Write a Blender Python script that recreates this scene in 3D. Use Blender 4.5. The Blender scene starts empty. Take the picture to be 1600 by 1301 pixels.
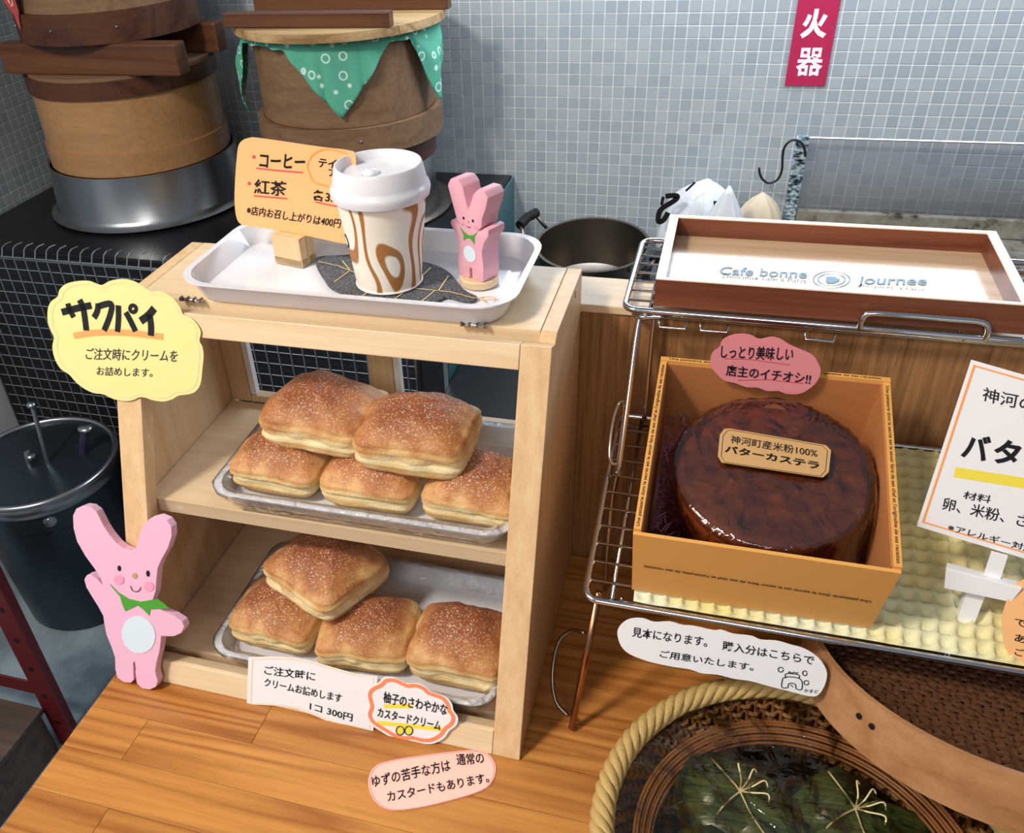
import bpy, bmesh, math, random
import numpy as np
from mathutils import Vector, Matrix, noise
random.seed(7)
scene = bpy.context.scene
COL = scene.collection
# ------------------------------------------------------------------ camera
F_PX, PPX, PPY = 1363.34, 698.08, 687.94
CM = np.array([[0.9575, -0.1207, 0.2619], [0.2829, 0.5692, -0.7720], [-0.0559, 0.8133, 0.5792]])
u_, s_, v_ = np.linalg.svd(CM); CM = u_ @ v_
CP = np.array([0.4571, -0.4127, 0.6217])
cam_d = bpy.data.cameras.new('camera'); cam = bpy.data.objects.new('camera', cam_d); COL.objects.link(cam)
cam_d.sensor_width = 36; cam_d.sensor_fit = 'HORIZONTAL'; cam_d.lens = F_PX * 36 / 1600
cam_d.shift_x = (800 - PPX) / 1600; cam_d.shift_y = (PPY - 650.5) / 1600
cam_d.clip_start = .01; cam_d.clip_end = 50
m4 = Matrix([[*CM[0], CP[0]], [*CM[1], CP[1]], [*CM[2], CP[2]], [0, 0, 0, 1]])
cam.matrix_world = m4
scene.camera = cam
# ------------------------------------------------------------------ world, lights, exposure
scene.view_settings.view_transform = 'Standard'; scene.view_settings.look = 'None'
scene.view_settings.gamma = 1; scene.view_settings.use_curve_mapping = False
scene.view_settings.exposure = 0.0
w = bpy.data.worlds.new('world'); scene.world = w; w.use_nodes = True
w.node_tree.nodes['Background'].inputs[0].default_value = (.80, .88, 1.0, 1)
w.node_tree.nodes['Background'].inputs[1].default_value = 0.22
def area(name, loc, target, sx, sy, power, col):
    d = bpy.data.lights.new(name, 'AREA'); d.shape = 'RECTANGLE'; d.size = sx; d.size_y = sy
    d.energy = power; d.color = col
    o = bpy.data.objects.new(name, d); COL.objects.link(o); o.location = loc
    o.rotation_euler = (Vector(target) - Vector(loc)).to_track_quat('-Z', 'Y').to_euler()
    return o
area('ceiling_and_fill_light', (-.55, -.85, 1.75), (.25, .1, 0), .26, .26, 33, (1, .90, .78))
area('ceiling_and_fill_light', (.35, -1.9, 1.5), (.3, .1, .1), .9, .6, 11, (1, .95, .88))  # added front fill to brighten the cabinet interior, not a real ceiling lamp
area('hood_light', (.72, 1.16, .74), (.68, .70, -.15), 1.5, .22, 15, (.80, .89, 1))
area('soft_fill_light', (-1.15, -1.25, 1.75), (.25, .15, .1), 1.0, .9, 20, (1., .97, .93))  # added soft fill from the front left; no real window stands there

# ------------------------------------------------------------------ helpers
def lin(c):
    c = c / 255
    return c / 12.92 if c <= .04045 else ((c + .055) / 1.055) ** 2.4
def hexc(h):
    h = h.lstrip('#'); return (lin(int(h[0:2], 16)), lin(int(h[2:4], 16)), lin(int(h[4:6], 16)), 1)
def ray(px, py):
    return CM @ np.array([(px - PPX) / F_PX, -(py - PPY) / F_PX, -1.])
class Plane:
    """a real plane in the scene; at() turns a photo pixel into the point on it"""
    def __init__(s, P, n):
        s.P = np.array(P, float); s.n = np.array(n, float); s.n /= np.linalg.norm(s.n)
    def at(s, px, py, d=0.):
        r = ray(px, py); return CP + r * (np.dot(s.P + s.n * d - CP, s.n) / np.dot(r, s.n))
    def off(s, d): return Plane(s.P + s.n * d, s.n)
def zplane(z): return Plane((0, 0, z), (0, 0, 1))
class MB:
    def __init__(s): s.v = []; s.f = []
    def add(s, vs, fs):
        b = len(s.v); s.v += [tuple(map(float, p)) for p in vs]; s.f += [tuple(i + b for i in f) for f in fs]; return s
    def box(s, a, b):
        x0, y0, z0 = a; x1, y1, z1 = b
        return s.add([(x0,y0,z0),(x1,y0,z0),(x1,y1,z0),(x0,y1,z0),(x0,y0,z1),(x1,y0,z1),(x1,y1,z1),(x0,y1,z1)],
                     [(0,3,2,1),(4,5,6,7),(0,1,5,4),(1,2,6,5),(2,3,7,6),(3,0,4,7)])
    def obox(s, o, ex, ey, ez):
        o, ex, ey, ez = (np.array(q, float) for q in (o, ex, ey, ez))
        P = [o, o+ex, o+ex+ey, o+ey, o+ez, o+ex+ez, o+ex+ey+ez, o+ey+ez]
        return s.add(P, [(0,3,2,1),(4,5,6,7),(0,1,5,4),(1,2,6,5),(2,3,7,6),(3,0,4,7)])
    def prism(s, pts, ex):
        """closed planar outline (3D points) extruded by vector ex"""
        n = len(pts); P = [np.array(p, float) for p in pts]; Q = [p + np.array(ex) for p in P]
        return s.add(P + Q, [tuple(range(n))[::-1], tuple(range(n, 2*n))] + [(i, (i+1) % n, n+(i+1) % n, n+i) for i in range(n)])
    def tube(s, path, r, seg=8, closed=False, cap=True):
        P = [Vector(map(float, p)) for p in path]; n = len(P); rs = r if isinstance(r, (list, tuple)) else [r]*n
        T = []
        for i in range(n):
            a = P[(i-1) % n] if (closed or i) else P[i]; b = P[(i+1) % n] if (closed or i < n-1) else P[i]
            t = (b-a); T.append(t.normalized() if t.length > 1e-9 else Vector((0,0,1)))
        N = T[0].orthogonal().normalized(); vs = []
        for i in range(n):
            if i:
                N = T[i-1].rotation_difference(T[i]) @ N
                N = (N - T[i]*N.dot(T[i])).normalized()
            B = T[i].cross(N)
            for k in range(seg):
                a = 2*math.pi*k/seg; vs.append(P[i] + (N*math.cos(a)+B*math.sin(a))*rs[i])
        fs = []
        for i in range(n if closed else n-1):
            for k in range(seg):
                j = (i+1) % n; fs.append((i*seg+k, i*seg+(k+1) % seg, j*seg+(k+1) % seg, j*seg+k))
        if not closed and cap: fs += [tuple(range(seg))[::-1], tuple(range((n-1)*seg, n*seg))]
        return s.add(vs, fs)
    def lathe(s, prof, c=(0, 0, 0), seg=48, M=None):
        vs = []; fs = []; n = len(prof)
        for i, (r, z) in enumerate(prof):
            for k in range(seg):
                a = 2*math.pi*k/seg; q = Vector((r*math.cos(a), r*math.sin(a), z))
                if M is not None: q = M @ q
                vs.append(q + Vector(c))
        for i in range(n-1):
            for k in range(seg):
                fs.append((i*seg+k, i*seg+(k+1) % seg, (i+1)*seg+(k+1) % seg, (i+1)*seg+k))
        if prof[0][0] > 0 : fs.append(tuple(range(seg))[::-1])
        if prof[-1][0] > 0 : fs.append(tuple(range((n-1)*seg, n*seg)))
        return s.add(vs, fs)
    def loft(s, loops, cap0=True, cap1=True):
        n = len(loops[0]); vs = [p for L in loops for p in L]; fs = []
        for i in range(len(loops)-1):
            for k in range(n): fs.append((i*n+k, i*n+(k+1) % n, (i+1)*n+(k+1) % n, (i+1)*n+k))
        if cap0: fs.append(tuple(range(n))[::-1])
        if cap1: fs.append(tuple(range((len(loops)-1)*n, len(loops)*n)))
        return s.add(vs, fs)
    def build(s, name, mat, parent=None, smooth=False, kind=None, label=None, bevel=0, loc=None):
        off = np.array(loc if loc is not None else (wloc(parent) if parent else (0, 0, 0)), float)
        me = bpy.data.meshes.new(name)
        me.from_pydata([tuple(np.array(v)-off) for v in s.v], [], s.f); me.validate()
        bm = bmesh.new(); bm.from_mesh(me)
        bmesh.ops.remove_doubles(bm, verts=bm.verts, dist=1e-6)
        if bevel: bmesh.ops.bevel(bm, geom=bm.edges[:], offset=bevel, segments=2, affect='EDGES', profile=.6)
        bmesh.ops.recalc_face_normals(bm, faces=bm.faces)
        bm.to_mesh(me); bm.free()
        if smooth:
            for p in me.polygons: p.use_smooth = True
            if smooth == 'auto':
                try: me.set_sharp_from_angle(angle=math.radians(38))
                except Exception: pass
        me.materials.append(mat)
        o = bpy.data.objects.new(name, me); COL.objects.link(o)
        if parent: o.parent = parent
        else: o.location = off
        if kind: o['kind'] = kind
        if label: o['label'] = label
        return o
def wloc(o):
    v = Vector(o.location)
    while o.parent: o = o.parent; v += Vector(o.location)
    return v
def tag(o, label, cat, group=None):
    o['label'] = label; o['category'] = cat
    if group: o['group'] = group
    return o
def thing(name, label, cat, loc=(0, 0, 0), group=None):
    o = bpy.data.objects.new(name, None); COL.objects.link(o); o.location = loc; o.empty_display_size = .02
    return tag(o, label, cat, group)
def struct(o): o['kind'] = 'structure'; return o
def crop(pts, x0, y0, sc): return [(x0+x/sc, y0+y/sc) for x, y in pts]
def smooth_loop(pts, n=4, closed=True):
    """Catmull-Rom through 2D/3D points"""
    P = [np.array(p, float) for p in pts]; m = len(P); out = []
    rng = range(m) if closed else range(m-1)
    for i in rng:
        p0 = P[(i-1) % m] if closed or i else P[i]; p1 = P[i]; p2 = P[(i+1) % m]; p3 = P[(i+2) % m] if closed or i+2 < m else P[(i+1) % m]
        for k in range(n):
            t = k/n; out.append(.5*((2*p1)+(-p0+p2)*t+(2*p0-5*p1+4*p2-p3)*t*t+(-p0+3*p1-3*p2+p3)*t**3))
    if not closed: out.append(P[-1])
    return out
def rrect(cx, cy, w, d, r, z, n=6):
    out = []
    for sx, sy, a0 in ((1, 1, 0), (-1, 1, 90), (-1, -1, 180), (1, -1, 270)):
        for k in range(n+1):
            a = math.radians(a0+90*k/n); out.append((cx+sx*(w/2-r)+r*math.cos(a), cy+sy*(d/2-r)+r*math.sin(a), z))
    return out
def oval(cx, cy, rx, ry, rot=0, n=24):
    c, s = math.cos(rot), math.sin(rot)
    return [(cx+rx*math.cos(t)*c-ry*math.sin(t)*s, cy+rx*math.cos(t)*s+ry*math.sin(t)*c) for t in [2*math.pi*k/n for k in range(n)]]
def cutout(name, pl, px, th, mat, parent=None, **k):
    """flat cut-out sheet of thickness th lying on plane pl, outline seen at the given pixels"""
    P = [pl.at(*p) for p in px]; return MB().prism(P, pl.n*th).build(name, mat, parent, **k)
def ribbon(mb, pts, w, n, closed=False, h=.0003):
    """flat stroke of width w along 3D pts lying on a plane with normal n"""
    P = [np.array(p, float) for p in pts]; m = len(P); n = np.array(n); L = []; R_ = []
    for i in range(m):
        a = P[(i-1) % m] if closed or i else P[i]; b = P[(i+1) % m] if closed or i < m-1 else P[i]
        t = b-a; t /= max(np.linalg.norm(t), 1e-9); s = np.cross(n, t); ww = w[i] if isinstance(w, (list, tuple)) else w
        L.append(P[i]+s*ww/2+n*h); R_.append(P[i]-s*ww/2+n*h)
    f = [(i, (i+1) % m, m+(i+1) % m, m+i) for i in range(m if closed else m-1)]
    mb.add(L+R_, f)
_tc = {}
def glyphs(text, bold=0., font_scale=1.):
    key = (text, bold)
    if key in _tc: return _tc[key]
    cu = bpy.data.curves.new('t', 'FONT'); cu.body = text; cu.size = 1; cu.resolution_u = 3; cu.offset = bold; cu.fill_mode = 'FRONT'
    o = bpy.data.objects.new('t', cu); COL.objects.link(o)
    dg = bpy.context.evaluated_depsgraph_get(); me = bpy.data.meshes.new_from_object(o.evaluated_get(dg))
    v = np.array([tuple(q.co) for q in me.vertices]).reshape(-1, 3); f = [tuple(p.vertices) for p in me.polygons]
    bpy.data.objects.remove(o); bpy.data.curves.remove(cu); bpy.data.meshes.remove(me)
    _tc[key] = (v, f); return v, f
def write(mb, pl, text, p0, p1, p2, bold=.012, wob=.012, h=.0004):
    """lettering: bbox bottom-left at p0, bottom-right p1, top-left p2 (photo pixels on plane pl)"""
    v, f = glyphs(text, bold)
    if len(v) == 0: return
    A, B, Cc = pl.at(*p0), pl.at(*p1), pl.at(*p2)
    mn, mx = v.min(0), v.max(0); W = mx[0]-mn[0]; H = mx[1]-mn[1]
    out = []
    for q in v:
        x = (q[0]-mn[0])/W; y = (q[1]-mn[1])/H
        wy = wob*math.sin(q[0]*3.1+1)+wob*.7*math.sin(q[0]*7.3); wx = wob*.6*math.sin(q[1]*6+q[0]*2.)
        out.append(A+(B-A)*(x+wx*H/W)+(Cc-A)*(y+wy)+pl.n*h)
    mb.add(out, f)
def strokes(mb, pl, lines, w, h=.0004):
    for L in lines:
        P = [pl.at(*p) for p in (smooth_loop(L, 5, False) if len(L) > 2 else L)]
        ribbon(mb, P, w, pl.n, h=h)
        for q in (P[0], P[-1]):
            pass

# ------------------------------------------------------------------ materials
def mat(name, color='#808080', rough=.5, metal=0., spec=.5, trans=0., ior=1.45, alpha=1., sss=0., coat=0., emis=None):
    m = bpy.data.materials.new(name); m.use_nodes = True; b = m.node_tree.nodes['Principled BSDF']
    b.inputs['Base Color'].default_value = hexc(color) if isinstance(color, str) else color
    b.inputs['Roughness'].default_value = rough; b.inputs['Metallic'].default_value = metal
    b.inputs['Specular IOR Level'].default_value = spec; b.inputs['Transmission Weight'].default_value = trans
    b.inputs['IOR'].default_value = ior; b.inputs['Coat Weight'].default_value = coat; b.inputs['Alpha'].default_value = alpha
    if sss: b.inputs['Subsurface Weight'].default_value = sss; b.inputs['Subsurface Scale'].default_value = .01
    return m
def nodes(m): return m.node_tree.nodes, m.node_tree.links, m.node_tree.nodes['Principled BSDF']
def coords(m, scale=(1, 1, 1), src='Object', rot=(0, 0, 0)):
    N, L, B = nodes(m); t = N.new('ShaderNodeTexCoord'); mp = N.new('ShaderNodeMapping')
    mp.inputs['Scale'].default_value = scale; mp.inputs['Rotation'].default_value = rot
    L.new(t.outputs[src], mp.inputs['Vector']); return mp.outputs[0]
def ntex(m, vec, scale, detail=3, rough=.5, dist=0.):
    N, L, B = nodes(m); t = N.new('ShaderNodeTexNoise'); t.inputs['Scale'].default_value = scale
    t.inputs['Detail'].default_value = detail; t.inputs['Roughness'].default_value = rough; t.inputs['Distortion'].default_value = dist
    L.new(vec, t.inputs['Vector']); return t.outputs['Fac']
def ramp(m, fac, stops):
    N, L, B = nodes(m); r = N.new('ShaderNodeValToRGB'); e = r.color_ramp.elements
    while len(e) < len(stops): e.new(.5)
    for i, (p, c) in enumerate(stops): e[i].position = p; e[i].color = hexc(c) if isinstance(c, str) else (c, c, c, 1)
    L.new(fac, r.inputs[0]); return r.outputs[0]
def mix(m, fac, a, b, mode='MIX'):
    N, L, B = nodes(m); x = N.new('ShaderNodeMix'); x.data_type = 'RGBA'; x.blend_type = mode
    for inp, val in ((x.inputs[0], fac), (x.inputs[6], a), (x.inputs[7], b)):
        if isinstance(val, (int, float)): inp.default_value = val
        elif isinstance(val, str): inp.default_value = hexc(val)
        elif isinstance(val, tuple): inp.default_value = val
        else: L.new(val, inp)
    return x.outputs[2]
def math_(m, op, a, b=0.):
    N, L, B = nodes(m); x = N.new('ShaderNodeMath'); x.operation = op
    for inp, val in ((x.inputs[0], a), (x.inputs[1], b)):
        if isinstance(val, (int, float)): inp.default_value = val
        else: L.new(val, inp)
    return x.outputs[0]
def bump(m, fac, strength=.3, dist=.001):
    N, L, B = nodes(m); b = N.new('ShaderNodeBump'); b.inputs['Strength'].default_value = strength; b.inputs['Distance'].default_value = dist
    L.new(fac, b.inputs['Height']); L.new(b.outputs[0], B.inputs['Normal'])
def basecol(m, sock): N, L, B = nodes(m); L.new(sock, B.inputs['Base Color'])
def wood(name, light, dark, axis='x', scale=1., rough=.45, contrast=1., rings=6., coat=0., spec=.4, rand=0., ring_w=1.):
    """timber: long streaky grain along one axis, broad growth bands, fine pores"""
    m = mat(name, light, rough, coat=coat, spec=spec); N, L, B = nodes(m)
    st = {'x': (.035, 1, 1), 'y': (1, .035, 1), 'z': (1, 1, .035)}[axis]
    v = coords(m, tuple(q*scale for q in st))
    oi = N.new('ShaderNodeObjectInfo'); ad = N.new('ShaderNodeVectorMath'); ad.operation = 'ADD'
    cm = N.new('ShaderNodeVectorMath'); cm.operation = 'SCALE'; cm.inputs[0].default_value = (3.1, 5.3, 4.7)
    L.new(oi.outputs['Random'], cm.inputs['Scale']); L.new(v, ad.inputs[0]); L.new(cm.outputs[0], ad.inputs[1]); v = ad.outputs[0]
    broad = ntex(m, v, 16, 1, .4, .5)
    saw = math_(m, 'MULTIPLY', math_(m, 'PINGPONG', math_(m, 'MULTIPLY', broad, rings*2.2), .5), 2)
    saw = math_(m, 'POWER', saw, 1.6)
    fine = ntex(m, v, 900, 3, .6)
    mid = ntex(m, v, 160, 3, .6)
    f = math_(m, 'ADD', math_(m, 'MULTIPLY', saw, .30*ring_w), math_(m, 'ADD', math_(m, 'MULTIPLY', fine, .35), math_(m, 'MULTIPLY', mid, .55)))
    c = ramp(m, f, [(.5-.25/contrast, light), (.5+.38/contrast, dark)])
    if rand:
        c = mix(m, math_(m, 'MULTIPLY', oi.outputs['Random'], rand), c, dark, 'MULTIPLY')
    basecol(m, c); bump(m, f, .12, .0006)
    return m
def thin_clear(name, tint='#ffffff', rough=.03, fac=.06, milky=0., bumpy=0., bscale=60, ior=1.45):
    """thin film / pane: lets light straight through, Fresnel gloss on top, optional milkiness"""
    m = bpy.data.materials.new(name); m.use_nodes = True; N = m.node_tree.nodes; L = m.node_tree.links
    for n in list(N): N.remove(n)
    out = N.new('ShaderNodeOutputMaterial'); tr = N.new('ShaderNodeBsdfTransparent'); tr.inputs[0].default_value = hexc(tint)
    gl = N.new('ShaderNodeBsdfGlossy'); gl.inputs['Roughness'].default_value = rough; gl.inputs[0].default_value = (1, 1, 1, 1)
    fr = N.new('ShaderNodeFresnel'); fr.inputs['IOR'].default_value = ior
    mu = N.new('ShaderNodeMath'); mu.operation = 'ADD'; mu.inputs[1].default_value = fac; L.new(fr.outputs[0], mu.inputs[0])
    mx = N.new('ShaderNodeMixShader'); L.new(mu.outputs[0], mx.inputs[0]); L.new(gl.outputs[0], mx.inputs[2])
    if milky:
        df = N.new('ShaderNodeBsdfDiffuse'); df.inputs[0].default_value = hexc('#e8ecf0'); m2 = N.new('ShaderNodeMixShader'); m2.inputs[0].default_value = milky
        L.new(tr.outputs[0], m2.inputs[1]); L.new(df.outputs[0], m2.inputs[2]); L.new(m2.outputs[0], mx.inputs[1])
    else: L.new(tr.outputs[0], mx.inputs[1])
    L.new(mx.outputs[0], out.inputs[0])
    if bumpy:
        t = N.new('ShaderNodeTexCoord'); nz = N.new('ShaderNodeTexNoise'); nz.inputs['Scale'].default_value = bscale; nz.inputs['Detail'].default_value = 4; nz.inputs['Distortion'].default_value = .8
        b = N.new('ShaderNodeBump'); b.inputs['Strength'].default_value = bumpy; b.inputs['Distance'].default_value = .004
        L.new(t.outputs['Object'], nz.inputs['Vector']); L.new(nz.outputs[0], b.inputs['Height']); L.new(b.outputs[0], gl.inputs['Normal']); L.new(b.outputs[0], fr.inputs['Normal'])
    return m

M = {}
M['pine'] = wood('pale_pine_x', '#e8d3b2', '#cda980', 'x', 1., .42, .9, 3, ring_w=.5)  # paler than the z pine: cool light on the cabinet top mixed in
M['pine_v'] = wood('pale_pine_z', '#e4c89e', '#c2976a', 'z', 1., .42, .9, 3, ring_w=.5)
M['pine_y'] = wood('pale_pine_y', '#e8c898', '#d2a874', 'y', 1., .45, 1., 3)
M['table'] = wood('orange_pine_table', '#d4964e', '#a0622c', 'x', 1.3, .3, 1.0, 5, coat=.2, rand=.28, ring_w=1.4)
M['oak'] = wood('oak_veneer', '#a2754c', '#5e3c22', 'z', 1.3, .4, 1.9, 1, ring_w=.25)
M['walnut'] = wood('reddish_brown_tray_wood', '#8a5138', '#5c3122', 'x', 1., .3, 1., 3)
M['walnut_l'] = wood('pale_tray_floor', '#dcbfa0', '#bd9468', 'x', 1., .16, 1., 3, coat=.3)  # tray floor timber, paler than its side boards
M['blond_edge'] = mat('bare_blond_edge', '#efe0cc', .35)
M['bent'] = wood('bentwood_amber', '#b88c60', '#8a6038', 'x', .7, .33, .9, 1, coat=.2, ring_w=.3)
M['bent_dk'] = wood('bentwood_dark', '#5e3a26', '#38201a', 'x', .7, .4, 1., 2)
M['bent_old'] = wood('bentwood_weathered', '#8e7054', '#5a4332', 'x', .9, .5, 1.0, 2, ring_w=.5)
M['bent_pale'] = wood('bentwood_pale', '#b98a62', '#94643e', 'x', .8, .35, 1., 2)
M['old_pale'] = wood('scrubbed_pale_wood', '#cfae80', '#8a6a44', 'x', .8, .5, 1.3, 3)
M['batten'] = wood('red_brown_batten', '#70482f', '#48291c', 'x', 1., .4, 1., 2)
M['chrome'] = mat('chromed_wire', '#d8d8dc', .13, 1.)
M['steel'] = mat('brushed_steel', '#a9adb2', .28, 1.)
M['steel_dk'] = mat('dark_steel', '#8a8076', .33, 1.)
M['copper_leg'] = mat('warm_steel_leg', '#b98a68', .25, 1.)
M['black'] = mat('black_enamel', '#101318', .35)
M['blackplastic'] = mat('black_plastic', '#131314', .45)
M['ink'] = mat('black_marker_ink', '#1c1a20', .5, spec=.3)
M['ink_soft'] = mat('soft_black_ink', '#3a3634', .5)
M['white_mel'] = mat('white_melamine', '#e4e6ee', .12, coat=.3)
M['white_card'] = mat('white_card', '#e6e6ea', .7)
M['yellow_card'] = mat('yellow_card', '#e2d890', .7)
M['orange_card'] = mat('orange_card', '#f0b67a', .7)
M['pink_card'] = mat('pink_card', '#f6c2b4', .7)
M['rose_card'] = mat('rose_card', '#e88f98', .7)
M['orange_line'] = mat('orange_marker', '#f0a05c', .6)
M['orange_soft'] = mat('pale_orange_marker', '#f5cfa8', .6)
M['coral_line'] = mat('coral_marker', '#ee8a62', .6)
M['red_line'] = mat('red_pencil', '#d8505c', .6)
M['yellow_line'] = mat('yellow_marker', '#e8d84c', .6)
M['pink'] = mat('pink_paint', '#e4b2cb', .45)
M['pink_side'] = mat('pink_painted_edge', '#c98a98', .55)
M['pinkfig'] = mat('dusty_pink_paint', '#e0a6b4', .5)
M['cheek'] = mat('rosy_cheek', '#eb97b8', .6)
M['green'] = mat('leaf_green_paint', '#4b9a34', .5)
M['pale_blue'] = mat('pale_blue_paint', '#cfdfea', .5)
M['tan'] = mat('tan_paint', '#b89a78', .5)
M['red_sign'] = mat('crimson_sign', '#b02850', .4)
M['sign_white'] = mat('sign_white', '#eee8f2', .5)
M['blueprint'] = mat('faded_blue_print', '#7296b0', .5)
M['greyprint'] = mat('faded_grey_print', '#747880', .5)
M['paperwhite'] = mat('white_paper_cup', '#eeeae4', .5)
M['lid'] = mat('white_plastic_lid', '#dedee4', .25, sss=.1)
M['glass'] = thin_clear('door_pane', '#fafafa', .03, .0, ior=1.2)
M['film'] = thin_clear('cling_film', '#ffffff', .05, .03, .03, 1., 120, ior=1.4)
M['cello'] = thin_clear('cellophane', '#f4e9de', .07, .07, .0, 1.0, 30)
M['cello2'] = thin_clear('basket_cellophane', '#f0ece6', .06, .02, .0, 1., 45, ior=1.42)
M['acrylic'] = thin_clear('scuffed_acrylic', '#f8f8fa', .2, .03, .04)
M['teal'] = mat('teal_grey_enamel', '#3c6a70', .3)
M['floor'] = mat('grey_floor', '#6c7a84', .4)
M['red_steel'] = mat('dark_red_steel', '#5a1418', .4)
M['crate'] = wood('grey_brown_crate', '#5c4a40', '#3c302a', 'x', 1., .6, 1., 2)
M['leafpack'] = mat('bamboo_leaf', '#2c4426', .3)
M['twine'] = mat('straw_twine', '#d8cda0', .6)
M['gold'] = mat('gold_thread', '#dcbc7c', .5, .2)
M['shred'] = mat('violet_paper_shred', '#8c5a70', .5)
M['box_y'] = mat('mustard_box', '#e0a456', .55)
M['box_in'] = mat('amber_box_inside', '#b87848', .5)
M['print_br'] = mat('brown_box_print', '#4a2c18', .6)
M['label'] = mat('kraft_label', '#c9a06c', .5)
M['grout'] = mat('wall_grout', '#dde4e8', .6)

# floor speckle
m = M['floor']; basecol(m, ramp(m, ntex(m, coords(m), 5, 5, .6), [(.35, '#4e5a66'), (.65, '#8796a0')]))
# steel brushing
for k in ('steel',):
    m = M[k]; f = ntex(m, coords(m, (4, 4, 60)), 6, 3); bump(m, f, .05, .001)
# tiles: each square gets its own tone
m = mat('glazed_mosaic', '#9aa6ae', .22, coat=.2); M['tile'] = m; N, L, B = nodes(m)
g = N.new('ShaderNodeNewGeometry'); sn = N.new('ShaderNodeVectorMath'); sn.operation = 'SNAP'; sn.inputs[1].default_value = (.022, .022, .022)
of = N.new('ShaderNodeVectorMath'); of.operation = 'ADD'; of.inputs[1].default_value = (.0943, .003, -.3066+.44)
L.new(g.outputs['Position'], of.inputs[0]); L.new(of.outputs[0], sn.inputs[0]); wn = N.new('ShaderNodeTexWhiteNoise'); L.new(sn.outputs[0], wn.inputs[0])
basecol(m, ramp(m, wn.outputs[0], [(0, '#98a3ab'), (1, '#a8b1b7')]))
# leaf veins
m = M['leafpack']; f = ntex(m, coords(m, (1, 14, 1)), 30, 4); basecol(m, ramp(m, f, [(.3, '#26391f'), (.7, '#55683a')])); bump(m, f, .3, .001)
# paper cup: swirls of brown on cream
m = mat('cup_swirl_print', '#eee6d8', .45); M['cup'] = m
v = coords(m, (1, 1, .6), rot=(.6, .5, 0)); n_ = ntex(m, v, 20, 0, .4, .6)
pp_ = math_(m, 'PINGPONG', math_(m, 'MULTIPLY', n_, 7.5), .5)
basecol(m, ramp(m, pp_, [(.30, '#f1eadc'), (.36, '#a9713a')]))
# pastry: pale at the foot, baked brown on top, sugar grains
m = mat('baked_puff_pastry', '#c98a4a', .55); M['pastry'] = m; N, L, B = nodes(m)
t = N.new('ShaderNodeTexCoord'); sx = N.new('ShaderNodeSeparateXYZ'); L.new(t.outputs['Generated'], sx.inputs[0])
n1 = ntex(m, t.outputs['Object'], 40, 3, .5); zz = math_(m, 'ADD', sx.outputs[2], math_(m, 'MULTIPLY', math_(m, 'SUBTRACT', n1, .5), .7))
c = ramp(m, zz, [(.08, '#d9b06e'), (.34, '#f6e6b8'), (.50, '#e6bb7c'), (.66, '#bf7c46'), (.88, '#95522a')])
sp = ramp(m, ntex(m, t.outputs['Object'], 700, 2, .5), [(.56, 0.), (.66, 1.)])
up = ramp(m, sx.outputs[2], [(.45, .05), (.8, .6)])
basecol(m, mix(m, math_(m, 'MULTIPLY', sp, up), c, '#f6e6cc'))
bump(m, math_(m, 'ADD', ntex(m, t.outputs['Object'], 500, 3), n1), .5, .0012)
# cake
m = mat('dark_cake_crust', '#5a2814', .5); M['cake'] = m; f = ntex(m, coords(m), 60, 5, .6)
basecol(m, ramp(m, f, [(.35, '#4a2010'), (.62, '#74381c'), (.85, '#9a5a2c')])); bump(m, f, .4, .001)
M['cake_side'] = mat('orange_cake_side', '#8e461c', .6)
# waffle towel
M['towel'] = mat('waffle_towel', '#efe6a8', .9); m = M['towel']; f = ntex(m, coords(m), 12, 3)
basecol(m, ramp(m, f, [(.38, '#dccf90'), (.6, '#d9dcc0')])); bump(m, ntex(m, coords(m), 900, 2), .5, .001)
# woven coaster
m = mat('charcoal_weave', '#4a4a50', .85); M['weave'] = m; ck = m.node_tree.nodes.new('ShaderNodeTexVoronoi'); ck.inputs['Scale'].default_value = 650
m.node_tree.links.new(coords(m, (1, 1.6, 1)), ck.inputs['Vector']); basecol(m, ramp(m, ck.outputs['Distance'], [(.2, '#22242a'), (.75, '#6c6c72')])); bump(m, ck.outputs['Distance'], .8, .001)
# green cloth with small white rings / red cloth
def ringcloth(name, base, line, sc):
    m = mat(name, base, .75); vo = m.node_tree.nodes.new('ShaderNodeTexVoronoi'); vo.inputs['Scale'].default_value = sc; vo.inputs['Randomness'].default_value = .55
    m.node_tree.links.new(coords(m), vo.inputs['Vector'])
    basecol(m, mix(m, ramp(m, vo.outputs['Distance'], [(.22, 0.), (.26, 1.), (.31, 1.), (.35, 0.)]), base, line)); return m
M['greencloth'] = ringcloth('green_print_cloth', '#55a88e', '#c8e8de', 40)
M['redcloth'] = ringcloth('red_print_cloth', '#b04a48', '#ecc0b0', 30)
M['bag'] = mat('white_plastic_bag', '#cfd4da', .35, sss=.1); m = M['bag']; bump(m, ntex(m, coords(m, (1, 1, .3)), 30, 4, .6, 1.), .6, .004)
M['kraft'] = mat('cream_paper_bag', '#c4b49c', .6)
M['steel_dirty'] = mat('stained_steel', '#8a8880', .45, .6); m = M['steel_dirty']; basecol(m, ramp(m, ntex(m, coords(m), 26, 5, .7), [(.34, '#38342e'), (.46, '#8e897c'), (.7, '#b0aca4')]))
m = mat('refraction_edge_strip', '#88a0b4', .2, .5); M['edge_strip'] = m; f = ntex(m, coords(m, (1, 1, 2)), 85, 4, .7); basecol(m, ramp(m, f, [(.40, '#1c2836'), (.5, '#8fb0c4'), (.6, '#e4ecf0')]))  # refraction in the thick acrylic edge painted as blue, white and dark mottling
# basket fibres
M['straw'] = mat('pale_plaited_straw', '#b89a5e', .6); m = M['straw']; bump(m, ntex(m, coords(m, (1, 1, 1)), 350, 3), .6, .001)
M['bamboo'] = mat('brown_bamboo_strip', '#9a683e', .35); M['bamboo_dk'] = mat('dark_bamboo_weave', '#5a3a26', .5)

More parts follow.
